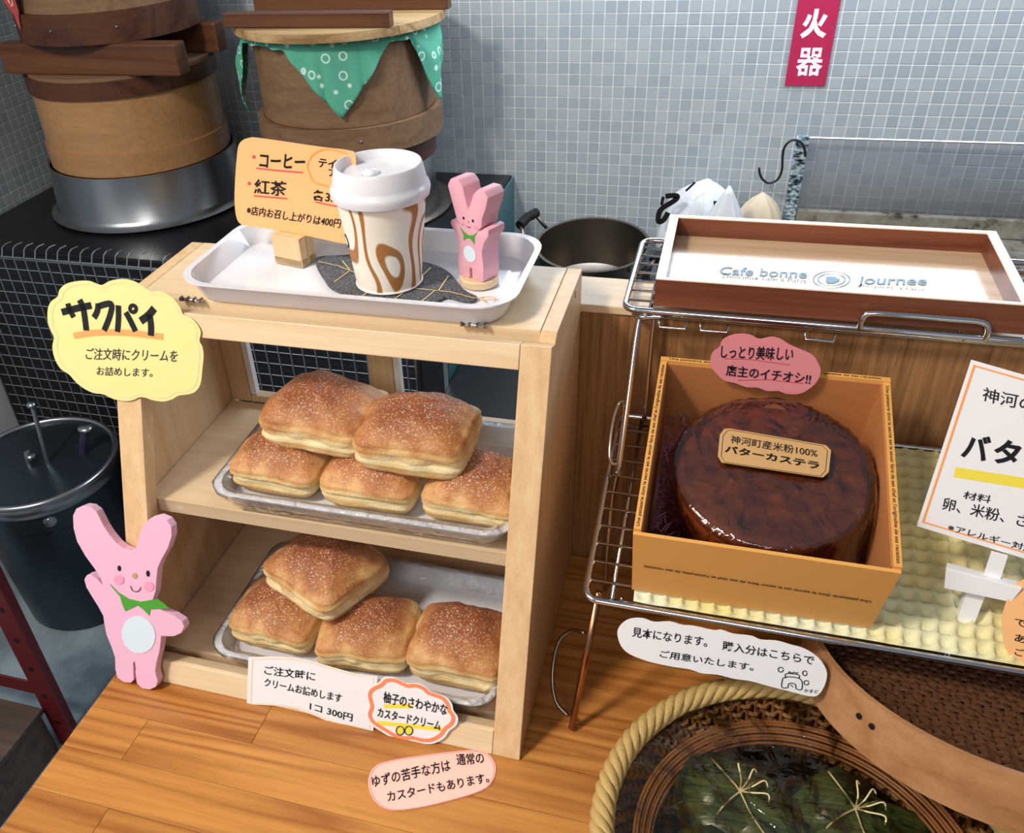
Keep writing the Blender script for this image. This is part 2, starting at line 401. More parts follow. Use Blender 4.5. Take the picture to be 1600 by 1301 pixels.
# ================================================================== SETTING
YW, XL, ZF, PITCH, GX, GZ = 1.405, -1.0, -.70, .0220, -.0943, .3066
struct(MB().box((-1.2, -1.2, ZF-.03), (1.6, YW+.02, ZF)).build('floor', M['floor']))
wb = struct(MB().box((XL, YW+.0006, ZF), (1.6, YW+.06, .9)).build('wall_back', M['grout']))
wl = struct(MB().box((XL-.06, -.9, ZF), (XL-.0006, YW, .9)).build('wall_left', M['grout']))
def pix(P):
    q = (np.array(P)-CP) @ CM; return PPX+F_PX*q[0]/-q[2], PPY-F_PX*q[1]/-q[2], -q[2]
tb = MB().box((-.0099, 0, -.0099), (.0099, .0028, .0099))
tm = None; cand = []
for i in range(-42, 70):
    for j in range(-24, 24):
        X = GX+PITCH*(i+.5); Z_ = GZ-PITCH*(j-.5)
        if X < XL+.012: continue
        a, b, d = pix((X, YW, Z_)); vis = -30 < a < 1630 and -30 < b < 400
        cand.append((d if vis else 99+d, X, Z_))
cand.sort(); proto = None
for d, X, Z_ in cand[:300]:
    if proto is None:
        o = tb.build('tile', M['tile'], wb, bevel=.0006); proto = o
    else:
        o = proto.copy(); COL.objects.link(o)
    o.location = (X, YW-.0005, Z_)
rest = MB()
for d, X, Z_ in cand[300:]: rest.box((X-.0099, YW-.0005, Z_-.0099), (X+.0099, YW+.0028, Z_+.0099))
rest.build('tile', M['tile'], wb, kind='stuff')
protol = None; n = 0; rest = MB()
for i in range(0, 40):
    for j in range(-24, 18):
        Y = YW-PITCH*(i+.5); Z_ = GZ-PITCH*(j-.5); a, b, d = pix((XL, Y, Z_))
        if Z_ < -.02: continue
        if a > -12 and b > -12 and n < 300:
            if protol is None:
                o = MB().box((0, -.0099, -.0099), (.0035, .0099, .0099)).build('tile', M['tile'], wl, bevel=.0006); protol = o
            else: o = protol.copy(); COL.objects.link(o)
            o.location = (XL-.003, Y, Z_); n += 1
        else: rest.box((XL-.003, Y-.0099, Z_-.0099), (XL+.0005, Y+.0099, Z_+.0099))
rest.build('tile', M['tile'], wl, kind='stuff')

# ---- table of orange pine staves
TX0, TX1, TY0 = -.0185, 1.15, -.62
table = thing('table', 'orange-brown pine table top of glued staves carrying the cabinet and racks', 'table', (.4, -.1, -.04))
rows = [round(-.0385-.041*k, 4) for k in range(-7, 15)]
joints = {0: [.139, .52, .86], 1: [.0395, .49, .8], 2: [.33, .7], 3: [.055, .45, .9], -1: [.24, .62], -2: [.08, .5, .83], -3: [.3, .7], 4: [.2, .6], 5: [.1, .5, .9]}
YB = .2505
for k in range(-7, 14):
    y1 = rows[k+7]+.041 if True else 0; y0 = y1-.041
    y1 = min(y1, YB)
    if y1-y0 < .004: continue
    xs = [TX0]+joints.get(k, [random.uniform(.1, .4), random.uniform(.55, .9)])+[TX1]
    for a, b in zip(xs, xs[1:]):
        MB().box((a+.00015, y0+.00015, -.03), (b-.00015, y1-.00015, 0)).build('stave', M['table'], table, bevel=.0004)
for x, y in ((.03, -.55), (1.09, -.55), (.03, .2), (1.09, .2)):
    MB().box((x-.025, y-.025, ZF), (x+.025, y+.025, -.031)).build('leg', M['table'], table)

# ---- counter partition behind the table: oak board with pale ledge
part = thing('partition_board', 'oak-veneer upright board with pale wooden ledge behind cabinet and racks', 'partition', (.6, .26, -.03))
MB().box((.3465, .252, -.5), (1.3, .285, .2765)).build('panel', M['oak'], part)
MB().box((.3465, .250, .277), (1.3, .305, .284)).build('ledge', M['pine'], part, bevel=.001)

# ---- kitchen behind: cooker box and lower counter
SX0, SX1, SY0, SZ = -.997, .034, .862, -.0095
st = thing('cooker_cabinet', 'black enamelled cooker cabinet with teal side carrying the steamer stacks', 'cooker', (-.5, 1.1, ZF))
MB().box((SX0, SY0, -.62), (SX1-.004, YW-.001, SZ)).build('body', M['black'], st, bevel=.003)
MB().box((SX1-.003, SY0+.006, -.60), (SX1, YW-.001, SZ-.004)).build('side_panel', M['teal'], st)
MB().box((SX1-.005, SY0-.004, -.60), (SX1+.003, SY0+.002, SZ-.003)).build('corner_trim', M['steel'], st)
for x, y in ((SX0+.05, SY0+.05), (SX1-.05, SY0+.05), (SX0+.05, YW-.05), (SX1-.05, YW-.05)):
    MB().lathe([(.02, ZF), (.02, -.62)], (x, y, 0), 12).build('foot', M['black'], st)
kc = thing('kitchen_counter', 'dark lower counter holding the steel pot beside the black cooker', 'counter', (.7, 1.0, ZF))
MB().box((SX1+.006, .72, -.24), (1.5, YW-.001, -.20)).build('worktop', M['black'], kc, bevel=.002)
MB().box((SX1+.02, .76, ZF), (1.5, YW-.001, -.241)).build('body', M['black'], kc)
ds = MB().box((.60, 1.12, -.199), (1.5, YW-.002, -.075)).build('stained_ledge', M['steel_dirty'], None, bevel=.003)
tag(ds, 'stained grey metal ledge under the scuffed clear splash panel', 'ledge')

# wire grid hung on the cooker front
gr = thing('wire_grid', 'white wire lattice panel hanging on the front of the black cooker', 'wire grid', (-.5, .85, -.2))
gx0, gx1, gz1, gz0 = -.98, -.02, -.02, -.42
mw = MB(); p = .0255
for i in range(int((gx1-gx0)/p)+1):
    x = gx0+p*i
    mw.tube([(x, .885, -.003), (x, .868, -.001), (x, .858, -.004), (x, .8505, -.018), (x, .8505, gz0)], .0011, 5)
for j in range(int((gz1-gz0)/p)+1): mw.tube([(gx0, .8530, gz1-p*j), (gx1, .8530, gz1-p*j)], .0011, 5)
mw.build('wire', mat('pale_grid_wire', '#a8b0b8', .3, .7), gr, kind='stuff')
mf = MB()
for a, b in (((gx0, .8505, -.022), (gx1, .8505, -.022)), ((gx0, .8505, gz0), (gx1, .8505, gz0)), ((gx1, .8505, gz0), (gx1, .8505, -.022)), ((gx0, .8505, gz0), (gx0, .8505, -.022))): mf.tube([a, b], .0024, 8)
mf.build('frame', M['steel'], gr, smooth=True)

# ---- steamers, left stack
def ring_shell(r, z0, z1, t=.012): return [(r-t, z0), (r, z0), (r, z1), (r-t, z1), (r-t, z0)]
c1 = (-.704, 1.165)
def at_(c, z=0): return (c[0], c[1], z)
sp_ = thing('steel_pan', 'shallow brushed steel pan at the foot of the left steamer stack', 'pan', at_(c1, SZ))
MB().lathe([(.001, SZ+.0005), (.205, SZ+.0005), (.212, SZ+.006), (.203, SZ+.011), (.196, SZ+.02), (.190, SZ+.105), (.186, SZ+.105), (.186, SZ+.02), (.001, SZ+.012)], at_(c1), 64).build('body', M['steel'], sp_, smooth='auto')
z = SZ+.1055
s1 = thing('bamboo_steamer', 'tall amber bentwood steamer ring sitting in the left steel pan', 'steamer', at_(c1, z))
MB().lathe(ring_shell(.178, z, z+.142), at_(c1), 64).build('wall', M['bent'], s1, smooth='auto')
MB().lathe(ring_shell(.182, z+.0, z+.042, .004), at_(c1), 64).build('lower_band', M['bent'], s1, smooth='auto')
MB().lathe([(.001, z+.01), (.171, z+.01), (.171, z+.014), (.001, z+.014)], at_(c1), 40).build('slat_base', M['bent_dk'], s1)
z += .1425
s2 = thing('wooden_cover', 'dark bentwood steamer lid with two red-brown battens, left stack', 'lid', at_(c1, z))
MB().lathe(ring_shell(.183, z, z+.030), at_(c1), 64).build('rim', M['bent_dk'], s2, smooth='auto')
MB().lathe([(.001, z+.026), (.177, z+.026), (.177, z+.036), (.001, z+.036)], at_(c1), 48).build('disc', M['bent_old'], s2)
for y in (c1[1]-.125, c1[1]+.06):
    MB().box((c1[0]-(.155 if y < c1[1] else .18), y-.018, z+.0365), (c1[0]+(.222 if y < c1[1] else .20), y+.018, z+.090)).build('batten', M['batten'], s2, bevel=.004)
z += .0905
c1b = (c1[0]+.002, c1[1]+.0)
s3 = thing('bamboo_steamer', 'dark bentwood steamer with red cloth on top of the left stack', 'steamer', at_(c1b, z))
MB().lathe(ring_shell(.170, z, z+.05), at_(c1b), 64).build('lower_band', M['bent_dk'], s3, smooth='auto')
MB().lathe(ring_shell(.161, z+.0505, z+.17), at_(c1b), 64).build('wall', M['bent_old'], s3, smooth='auto')
for a in (-2.35, -1.6, -.9):
    MB().lathe([(.003, 0), (.002, .0015), (.0003, .002)], (c1b[0]+.1705*math.cos(a), c1b[1]+.1705*math.sin(a), z+.026), 8, Matrix.Rotation(a+math.pi/2, 3, 'Z') @ Matrix.Rotation(math.pi/2, 3, 'X')).build('nail', M['steel'], s3)
def cloth(name, c, r, ztop, hem, a0, a1, m, parent=None, n=150, flare=()):
    mb = MB(); V = []; rowsn = 14
    for i in range(n+1):
        a = a0+(a1-a0)*i/n; hz = hem(a)
        for k in range(rowsn+1):
            t = k/rowsn; zz = ztop-hz*t; fl = .004*math.sin(a*23+1)*t+.006*t*t*math.sin(a*9)
            rr = (r+.004+abs(fl)) if k else r+.002
            for fa, fw_, fd in flare: rr += fd*max(0, 1-((a-fa)/fw_)**2)*min(1, t*2.2)*(1-.35*t)
            V.append((c[0]+rr*math.cos(a), c[1]+rr*math.sin(a), zz))
    Fc = [(i*(rowsn+1)+k, (i+1)*(rowsn+1)+k, (i+1)*(rowsn+1)+k+1, i*(rowsn+1)+k+1) for i in range(n) for k in range(rowsn)]
    mb.add(V, Fc); o = mb.build(name, m, parent, smooth=True); sol = o.modifiers.new('thickness', 'SOLIDIFY'); sol.thickness = .0012; return o
def tri(peaks):
    def h(a):
        v = .012
        for c, w, d in peaks: v = max(v, d*(1-abs(a-c)/w))
        return v
    return h
rc = cloth('cloth', c1b, .168, z+.17, tri([(math.radians(-121), .42, .150)]), math.radians(-175), math.radians(-95), M['redcloth'])
tag(rc, 'red cloth corner with pale rings hanging from the left steamer stack', 'cloth')

# ---- second stack
c2 = (-.235, 1.19)
pp = thing('steel_pot', 'grey steel stock pot under the right-hand weathered steamer', 'pot', at_(c2, SZ))
MB().lathe([(.001, SZ+.0005), (.150, SZ+.0005), (.155, SZ+.006), (.155, SZ+.105), (.160, SZ+.109), (.152, SZ+.109), (.150, SZ+.008), (.001, SZ+.006)], at_(c2), 56).build('body', M['steel'], pp, smooth='auto')
MB().lathe([(.161, SZ+.001), (.185, SZ+.001), (.187, SZ+.005), (.163, SZ+.006)], at_(c2), 40).build('drip_ring', M['steel_dk'], pp, smooth=True)
z = SZ+.1095
fr = thing('steaming_ring', 'dark bentwood base ring between steel pot and weathered steamer', 'steamer', at_(c2, z))
MB().lathe(ring_shell(.160, z, z+.040, .03), at_(c2), 56).build('wall', M['bent_dk'], fr, smooth='auto')
MB().lathe(ring_shell(.176, z+.0405, z+.088), at_(c2), 56).build('band', M['bent_old'], fr, smooth='auto')
for a in (-1.95, -1.1): MB().lathe([(.003, 0), (.002, .0015), (.0003, .002)], (c2[0]+.1765*math.cos(a), c2[1]+.1765*math.sin(a), z+.066), 8, Matrix.Rotation(a+math.pi/2, 3, 'Z') @ Matrix.Rotation(math.pi/2, 3, 'X')).build('nail', M['steel'], fr)
z += .0885
s5 = thing('bamboo_steamer', 'weathered brown bentwood steamer draped with green cloth', 'steamer', at_(c2, z))
MB().lathe(ring_shell(.163, z, z+.142), at_(c2), 64).build('wall', M['bent_old'], s5, smooth='auto')
MB().lathe([(.001, z+.01), (.150, z+.01), (.150, z+.014), (.001, z+.014)], at_(c2), 40).build('slat_base', M['bent_dk'], s5)
ztop = z+.142
gc = cloth('cloth', c2, .166, ztop+.002, tri([(math.radians(-72), .62, .125), (math.radians(-160), .36, .15), (math.radians(-8), .34, .13)]), math.radians(-200), math.radians(25), M['greencloth'], n=220, flare=((math.radians(-160), .45, .034), (math.radians(-4), .4, .022)))
tag(gc, 'green cloth with white ribbon print hanging under the round wooden lid', 'cloth')
z = ztop+.003
s6 = thing('wooden_cover', 'round scrubbed wooden lid with two red-brown battens over green cloth', 'lid', at_(c2, z))
for k in range(5):
    # lid boards: chords of the disc
    R0 = .192; y0 = -R0+2*R0*k/5; y1 = -R0+2*R0*(k+1)/5; pts = []
    for q in range(9):
        y = y0+.0005+(y1-y0-.001)*q/8; pts.append((c2[0]+math.sqrt(max(R0*R0-y*y, 0)), c2[1]+y, z))
    for q in range(9):
        y = y1-.0005-(y1-y0-.001)*q/8; pts.append((c2[0]-math.sqrt(max(R0*R0-y*y, 0)), c2[1]+y, z))
    P2 = []
    for p_ in pts:
        if not P2 or np.linalg.norm(np.array(p_)-np.array(P2[-1])) > 1e-5: P2.append(p_)
    MB().prism(P2, (0, 0, .014)).build('board', M['old_pale'], s6)
for y, xa, xb in ((c2[1]-.125, -.160, .145), (c2[1]+.03, -.18, .20)):
    MB().box((c2[0]+xa, y-.011, z+.0145), (c2[0]+xb, y+.011, z+.038)).build('batten', M['batten'], s6, bevel=.002)

# ---- wok-like pot
wp = thing('two_handled_pot', 'empty dark steel pot with black handle on the counter by the wall', 'pot', (.232, 1.235, -.199))
RM = Matrix.Rotation(math.radians(5), 3, 'X')
cz = -.192
MB().lathe([(.001, 0), (.085, 0), (.098, .012), (.110, .105), (.1145, .107), (.1145, .110), (.108, .110), (.094, .014), (.080, .006), (.055, .004), (.054, .006), (.001, .006)], (.232, 1.245, cz), 64, RM).build('body', M['steel_dk'], wp, smooth='auto')
for s in (-1, 1):
    q = lambda x, y, z_: tuple(RM @ Vector((x, y, z_)) + Vector((.232, 1.245, cz)))
    ca = math.radians(160 if s < 0 else -20); ex = Vector((math.cos(ca), math.sin(ca), 0)); ey = Vector((-ex.y, ex.x, 0))
    def hp(r, t, z_): v = ex*r+ey*t; return q(v.x, v.y, z_)
    MB().tube([hp(.110, -.035, .085), hp(.140, -.034, .11), hp(.150, -.028, .128)], .004, 8).build('handle_wire', M['steel_dk'], wp, smooth=True)
    MB().tube([hp(.110, .035, .085), hp(.140, .034, .11), hp(.150, .028, .128)], .004, 8).build('handle_wire', M['steel_dk'], wp, smooth=True)
    MB().tube([hp(.150, -.032, .129), hp(.152, 0, .132), hp(.150, .032, .129)], .010, 10).build('handle_grip', M['blackplastic'], wp, smooth='auto')

# ---- bags on the counter
def lump(name, c, rx, ry, h, tip, m, parent=None, seed=0, seg=40, rings=18, pinch=1.6):
    V = []; Fc = []
    for i in range(rings+1):
        t = i/rings; r = (1-t**pinch)*.98+.02; cx = c[0]+tip[0]*t; cy_ = c[1]+tip[1]*t
        for k in range(seg):
            a = 2*math.pi*k/seg; nz = noise.noise(Vector((math.cos(a)*1.7+seed, math.sin(a)*1.7, t*2.2)))
            rr = r*(1+.28*nz+.05*math.sin(a*9+seed))
            V.append((cx+rx*rr*math.cos(a), cy_+ry*rr*math.sin(a), c[2]+h*t))
    mb = MB(); mb.loft([V[i*seg:(i+1)*seg] for i in range(rings+1)]); return mb.build(name, m, parent, smooth=True)
pb = thing('plastic_bag', 'crumpled white plastic bag with bold black print on the counter', 'bag', (.46, 1.2, -.199))
lump('bag_body', (.474, 1.195, -.1985), .080, .048, .258, (.004, .0, 0), M['bag'], pb, 3, pinch=1.7)
lump('bag_fold', (.430, 1.305, -.1985), .078, .045, .232, (.008, 0, 0), M['bag'], pb, 8, pinch=7)
pk = Plane((.42, 1.244, 0), (0, -1, 0))
for L_, w_ in (([(245, 655), (350, 650), (340, 690), (215, 770), (180, 830), (180, 900), (230, 880), (270, 810)], .010), ([(205, 740), (225, 660)], .006), ([(440, 605), (530, 520)], .004), ([(722, 700), (725, 790)], .006)):
    mb = MB(); strokes(mb, pk, [crop(L_, 1000, 200, 6.154)], w_); mb.build('print', M['ink'], pb)
kb = lump('paper_bag', (.549, 1.30, -.1985), .043, .036, .212, (-.008, 0, 0), M['kraft'], None, 5, pinch=8)
tag(kb, 'small cream paper bag beside the white plastic bag', 'bag')

# ---- clear splash panel with S hook
sg = thing('splash_panel', 'scuffed clear splash panel standing before the tiled wall', 'panel', (.95, 1.37, -.074))
MB().box((.612, 1.366, -.074), (1.45, 1.371, .098)).build('sheet', M['acrylic'], sg)
MB().box((.588, 1.355, -.074), (.6115, 1.374, .100)).build('edge_strip', M['edge_strip'], sg, bevel=.003)
MB().tube([(.612, 1.362, .0985), (1.45, 1.362, .0985)], .0022, 6).build('top_rail', M['steel'], sg)
MB().box((.612, 1.352, -.074), (1.45, 1.3655, -.038)).build('stained_rail', M['steel_dirty'], sg, bevel=.002)
pw = Plane((.58, 1.345, .05), (0, -1, 0))
hk = crop([(1588, 275), (1585, 220), (1560, 150), (1510, 118), (1455, 120), (1405, 160), (1378, 220), (1370, 300), (1365, 400), (1335, 480), (1285, 520), (1220, 525), (1170, 480), (1150, 430), (1145, 380)], 1000, 200, 6.154)
o = MB().tube([pw.at(*p) for p in smooth_loop(hk, 3, False)], .0022, 8).build('s_hook', M['blackplastic'], None, smooth=True)
tag(o, 'black wire S hook hanging on the edge of the clear splash panel', 'hook')

# ---- red wall sign
rs = thing('wall_sign', 'crimson vertical sign with white characters on the tiled wall', 'sign', (.55, YW-.002, .25))
ps = Plane((0, YW-.004, 0), (0, -1, 0)); a = ps.at(1226, 133.5); b = ps.at(1289, 133.5)
MB().box((a[0], YW-.004, a[2]), (b[0], YW-.0010, .40)).build('panel', M['red_sign'], rs)
mb = MB(); cc = lambda x, y: (1150+x/3.253, y/3.253)
write(mb, ps, '火', cc(322, 195), cc(455, 195), cc(345, 45), .05, 0); mb.build('character', M['sign_white'], rs); mb = MB()
write(mb, ps, '器', cc(298, 385), cc(432, 385), cc(318, 243), .022, 0)
mb.build('character', M['sign_white'], rs)

# ---- pail on the floor with utensils
pc = (-.745, .65); zr = -.35
pa = thing('steel_pail', 'large dark steel pail with rolled rim standing on the floor', 'pail', (*pc, ZF))
MB().lathe([(.001, ZF+.002), (.118, ZF+.002), (.122, ZF+.006), (.140, zr-.07), (.143, zr-.068), (.146, zr-.002)], (*pc, 0), 56).build('body', mat('blue_grey_steel', '#3c4852', .3, .8), pa, smooth='auto')
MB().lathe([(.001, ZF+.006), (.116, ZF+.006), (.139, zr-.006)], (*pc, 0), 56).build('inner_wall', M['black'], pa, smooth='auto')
MB().tube([(pc[0]+.146*math.cos(t), pc[1]+.146*math.sin(t), zr) for t in [2*math.pi*k/56 for k in range(56)]], .006, 8, closed=True).build('rim', M['steel'], pa, smooth=True)
MB().lathe([(.1445, zr-.03), (.1475, zr-.028), (.1475, zr-.008), (.1465, zr-.005)], (*pc, 0), 56).build('rim_band', M['steel'], pa, smooth=True)
MB().lathe([(.012, 0), (.012, .003), (.008, .004), (.008, .0065), (.003, .007), (.001, .007)], (pc[0]+.141*math.cos(-.86), pc[1]+.141*math.sin(-.86), zr-.045), 20, Matrix.Rotation(-.86+math.pi/2, 3, 'Z') @ Matrix.Rotation(math.pi/2, 3, 'X')).build('rivet', M['steel'], pa, smooth='auto')
for nm, lab, pth, r, mm in (('ladle', 'thin steel ladle handle standing tallest in the floor pail', [(pc[0]+.03, pc[1]-.06, ZF+.01), (pc[0]+.02, pc[1]+.01, zr+.05), (pc[0]+.018, pc[1]+.02, zr+.12)], .0045, M['steel']),
                            ('tongs', 'short steel tongs leaning inside the floor pail', [(pc[0]+.01, pc[1]-.07, ZF+.01), (pc[0]-.015, pc[1]-.01, zr-.01), (pc[0]-.012, pc[1]+.0, zr+.01)], .0055, M['steel']),
                            ('spatula', 'black-handled spatula leaning right inside the floor pail', [(pc[0]+.0, pc[1]+.0, ZF+.01), (pc[0]+.065, pc[1]+.04, zr-.03), (pc[0]+.085, pc[1]+.06, zr+.05)], .008, mat('dark_violet_handle', '#2a2440', .4))):
    t_ = thing(nm, lab, 'utensil', pth[0]); MB().tube(smooth_loop(pth, 6, False), r, 10).build('handle', mm, t_, smooth='auto')
    MB().lathe([(.001, -.006), (r*1.8, -.004), (r*2, 0), (r*1.8, .004), (.001, .006)], pth[-1], 12).build('end_cap', M['steel'], t_, smooth=True)
# ---- red steel stand and crate
rsd = thing('steel_stand', 'dark red angle-iron stand post with bolt holes, lower left', 'stand', (-.53, .30, ZF))
MB().box((-.560, .296, ZF), (-.520, .300, -.25)).build('post', M['red_steel'], rsd)
MB().box((-.560, .300, ZF), (-.556, .34, -.25)).build('post', M['red_steel'], rsd)
for z_ in (-.35, -.42, -.49, -.56, -.63): MB().lathe([(.001, 0), (.005, 0), (.005, .001), (.001, .001)], (-.54, .2955, z_), 14, Matrix.Rotation(math.pi/2, 3, 'X')).build('bolt_hole', M['black'], rsd)
MB().box((-.85, .296, -.56), (-.5605, .300, -.53)).build('cross_rail', M['red_steel'], rsd)
cr = thing('crate', 'grey-brown wooden crate on the floor beside the dark red post', 'crate', (-.7, .22, ZF))
MB().box((-.86, .13, ZF+.001), (-.555, .285, ZF+.10)).build('body', M['crate'], cr, bevel=.002)
MB().box((-.865, .125, ZF+.1005), (-.550, .290, ZF+.112)).build('rim', M['crate'], cr, bevel=.002)

# ================================================================== DISPLAY CABINET
W, D, YF, H = .36, .2452, .1164, .3183
PF = Plane((0, 0, 0), (0, -H, YF))          # slanted front plane
def fp(x, s, d=0.):                          # point on the slanted front: x, s=height along z, d outwards
    return np.array([x, YF*s/H, s]) + PF.n*d
cab = thing('display_cabinet', 'pale pine countertop display cabinet with slanted clear front door', 'cabinet', (.18, .12, 0))
def side(x0, x1):
    T = .016
    pts = [(x0, .016, 0.0005), (x0, D, .0005), (x0, D, H), (x0, YF+.020, H), (x0, YF+.014, H-.004)]
    MB().prism(pts, (x1-x0, 0, 0)).build('side_panel', M['pine_v'], cab, bevel=.0008)
side(.0, .012); side(W-.012, W)
MB().box((.0125, YF+.0205, H-.012), (W-.0125, D, H)).build('top_board', M['pine'], cab, bevel=.0006)
MB().box((.0125, .030, .0005), (W-.0125, D-.001, .014)).build('floor_board', M['pine'], cab, bevel=.0006)
MB().box((.0125, .074, .141), (W-.0125, D-.013, .155)).build('shelf', M['pine'], cab, bevel=.0006)
# back: solid below the shelf, two framed openings above
MB().box((.0125, D-.008, .0145), (W-.0125, D-.001, .1405)).build('back_board', M['pine'], cab)
for a, b in ((.0125, .034), (.166, .190), (W-.034, W-.0125)):
    MB().box((a, D-.012, .1555), (b, D-.002, H-.0125)).build('back_stile', M['pine_v'], cab)
MB().box((.0345, D-.012, .1555), (.1655, D-.002, .163)).build('back_rail', M['pine'], cab)
MB().box((.1905, D-.012, .1555), (W-.0345, D-.002, .163)).build('back_rail', M['pine'], cab)
for x in (.0345, .1905):
    MB().box((x, D-.011, .1635), (x+.006, D-.004, H-.0125)).build('white_edge_strip', M['white_card'], cab)
# the door: frame of two stiles and two rails, pane inside
door = MB()
fw, ft = .0225, .015
def fbar(x0, x1, s0, s1, name, m):
    o = fp(x0, s0, 0) - PF.n*ft
    MB().obox(o, (x1-x0, 0, 0), fp(0, s1)-fp(0, s0), PF.n*ft).build(name, m, cab, bevel=.0008)
fbar(0, fw+.001, .0008, H-.001, 'door_stile', M['pine_v']); fbar(W-fw, W, .0008, H-.001, 'door_stile', M['pine_v'])
fbar(fw+.0013, W-fw-.0003, .0008, .0215, 'door_rail', M['pine']); fbar(fw+.0013, W-fw-.0003, H-.0185, H-.001, 'door_rail', M['pine'])
MB().obox(fp(fw+.0005, .0205)-PF.n*.0045, (W-2*fw, 0, 0), fp(0, H-.019)-fp(0, .0205), PF.n*.0012).build('pane', M['glass'], cab)
for x in (.064, .2985):
    h = MB(); y = YF+.0175
    h.tube([(x-.010, y, H+.0010), (x+.010, y, H+.0010)], .0016, 8)
    hg = h.build('hinge', M['chrome'], cab, smooth=True)
    mb = MB()
    for q in (-.009, -.003, .003, .009): mb.box((x+q-.0008, y-.0022, H+.0002), (x+q+.0008, y+.0022, H+.003))
    mb.build('knuckle', M['steel_dk'], hg)
MB().lathe([(.003, 0), (.0028, .0006), (.0003, .0006)], (W+.0002, D-.03, H-.008), 12, Matrix.Rotation(math.pi/2, 3, 'Y')).build('peg', M['pine'], cab)

# trays ----------------------------------------------------------------
def tray(name, label, cx, cy, z, w_, d_, hh, r=.02, film=False, lip=.006, flare=.012, m=None, group=None):
    t = thing(name, label, 'tray', (cx, cy, z), group)
    L = [rrect(cx, cy, w_-2*flare, d_-2*flare, r*.7, z+.0003), rrect(cx, cy, w_-2*flare+.004, d_-2*flare+.004, r*.75, z+.003),
         rrect(cx, cy, w_-lip*1.2, d_-lip*1.2, r, z+hh-.003), rrect(cx, cy, w_, d_, r, z+hh-.0012), rrect(cx, cy, w_, d_, r, z+hh),
         rrect(cx, cy, w_-lip*1.6, d_-lip*1.6, r*.95, z+hh-.0004), rrect(cx, cy, w_-2*flare-.002, d_-2*flare-.002, r*.7, z+.0045), rrect(cx, cy, w_-2*flare-.02, d_-2*flare-.02, r*.5, z+.0032)]
    MB().loft(L).build('dish', m or M['white_mel'], t, smooth='auto')
    if film:
        def jit(L_, a): return [(x+a*noise.noise(Vector((x*90, y*90, z_*50))), y+a*noise.noise(Vector((y*90, x*90, 3))), z_+a*noise.noise(Vector((x*120, y*120, 9)))) for x, y, z_ in L_]
        F_ = [jit(rrect(cx, cy, w_-2*flare-.004, d_-2*flare-.004, r*.7, z+.0075, 16), .0008), jit(rrect(cx, cy, w_-lip*2.2, d_-lip*2.2, r, z+hh+.0012, 16), .0016),
              jit(rrect(cx, cy, w_+.0016, d_+.0016, r, z+hh+.0014, 16), .0016), jit(rrect(cx, cy, w_+.001, d_+.001, r, z+hh-.004, 16), .0026), jit(rrect(cx, cy, w_-flare, d_-flare, r, z+.0035, 16), .0026)]
        MB().loft(F_, cap0=False, cap1=False).build('cling_film', M['film'], t, smooth=True)
    return t
tray('serving_tray', 'white melamine serving tray lying on top of the pine cabinet', .1915, .1925, H+.0006, .274, .138, .0200, .030)
tray('pastry_tray', 'white film-wrapped tray on the upper shelf of the cabinet', .2085, .1425, .1558, .262, .148, .020, .022, film=True)
tray('pastry_tray', 'white film-wrapped tray on the cabinet floor below the shelf', .2035, .0925, .0147, .262, .150, .020, .022, film=True)

# pastries -------------------------------------------------------------
def pastry(name, label, c, sx, sy, h, rot=0, tilt=(0, 0), seed=0, group='puff pastries'):
    mb = MB(); seg, V = 72, []
    prof = []
    for i in range(1, 13): t = i/12; prof.append((.90*t, .64+.36*(1-t**2.8), 0))
    for i in range(1, 15): t = i/14; prof.append((.90+.10*math.sin(math.pi*min(t*.9+.1, 1))**.6, .64*(1-t)+.03*t, 1))
    for i in range(1, 4): prof.append((.88*(1-i/4), .0, 2))
    R = Matrix.Rotation(tilt[0], 3, 'X') @ Matrix.Rotation(tilt[1], 3, 'Y') @ Matrix.Rotation(rot, 3, 'Z')
    rings = []
    for pi_, (rho, zz, kind) in enumerate(prof):
        Lp = []
        for k in range(seg):
            a = 2*math.pi*k/seg; ca, sa = math.cos(a), math.sin(a); p = 2+5.5*min(rho, 1)**2.2
            rr = 1/((abs(ca)**p+abs(sa)**p)**(1/p)); corner = (rr-1)/.3*rho
            nz = noise.noise(Vector((ca*1.6+seed*3.1, sa*1.6, zz*1.4)))
            n2 = noise.noise(Vector((ca*rho*5+seed, sa*rho*5, zz*4)))
            rad = rho*rr*(1+.05*nz); z_ = zz*(1-.10*corner*min(1, zz*2)) * (1+.10*noise.noise(Vector((ca*rho*1.3+seed, sa*rho*1.3, 5))))
            if kind == 1:
                lay = math.sin(zz*46+3*nz+seed); rad += .018*lay+.026*n2
                if .2 < zz < .42 and sa < -.3: rad -= .09*max(0, math.sin((zz-.2)/.22*math.pi))*max(0, noise.noise(Vector((ca*3+seed, 2, 1)))+.35)*1.6
            elif kind == 0: z_ += .035*n2
            v = Vector((rad*ca*sx/2, rad*sa*sy/2, z_*h)); v = R @ v; Lp.append((v.x, v.y, v.z))
        rings.append(Lp)
    top = R @ Vector((0, 0, h*1.0*(1+.10*noise.noise(Vector((seed, 0, 5)))))); bot = R @ Vector((0, 0, 0))
    mb.add([p for L_ in rings for p in L_]+[tuple(top), tuple(bot)],
           [(i*seg+k, i*seg+(k+1) % seg, (i+1)*seg+(k+1) % seg, (i+1)*seg+k) for i in range(len(rings)-1) for k in range(seg)]
           + [(len(rings)*seg, (k+1) % seg, k) for k in range(seg)] + [(len(rings)*seg+1, (len(rings)-1)*seg+k, (len(rings)-1)*seg+(k+1) % seg) for k in range(seg)])
    o = mb.build(name, M['pastry'], None, smooth=True, loc=(0, 0, 0)); o.location = c; tag(o, label, 'pastry', group); return o
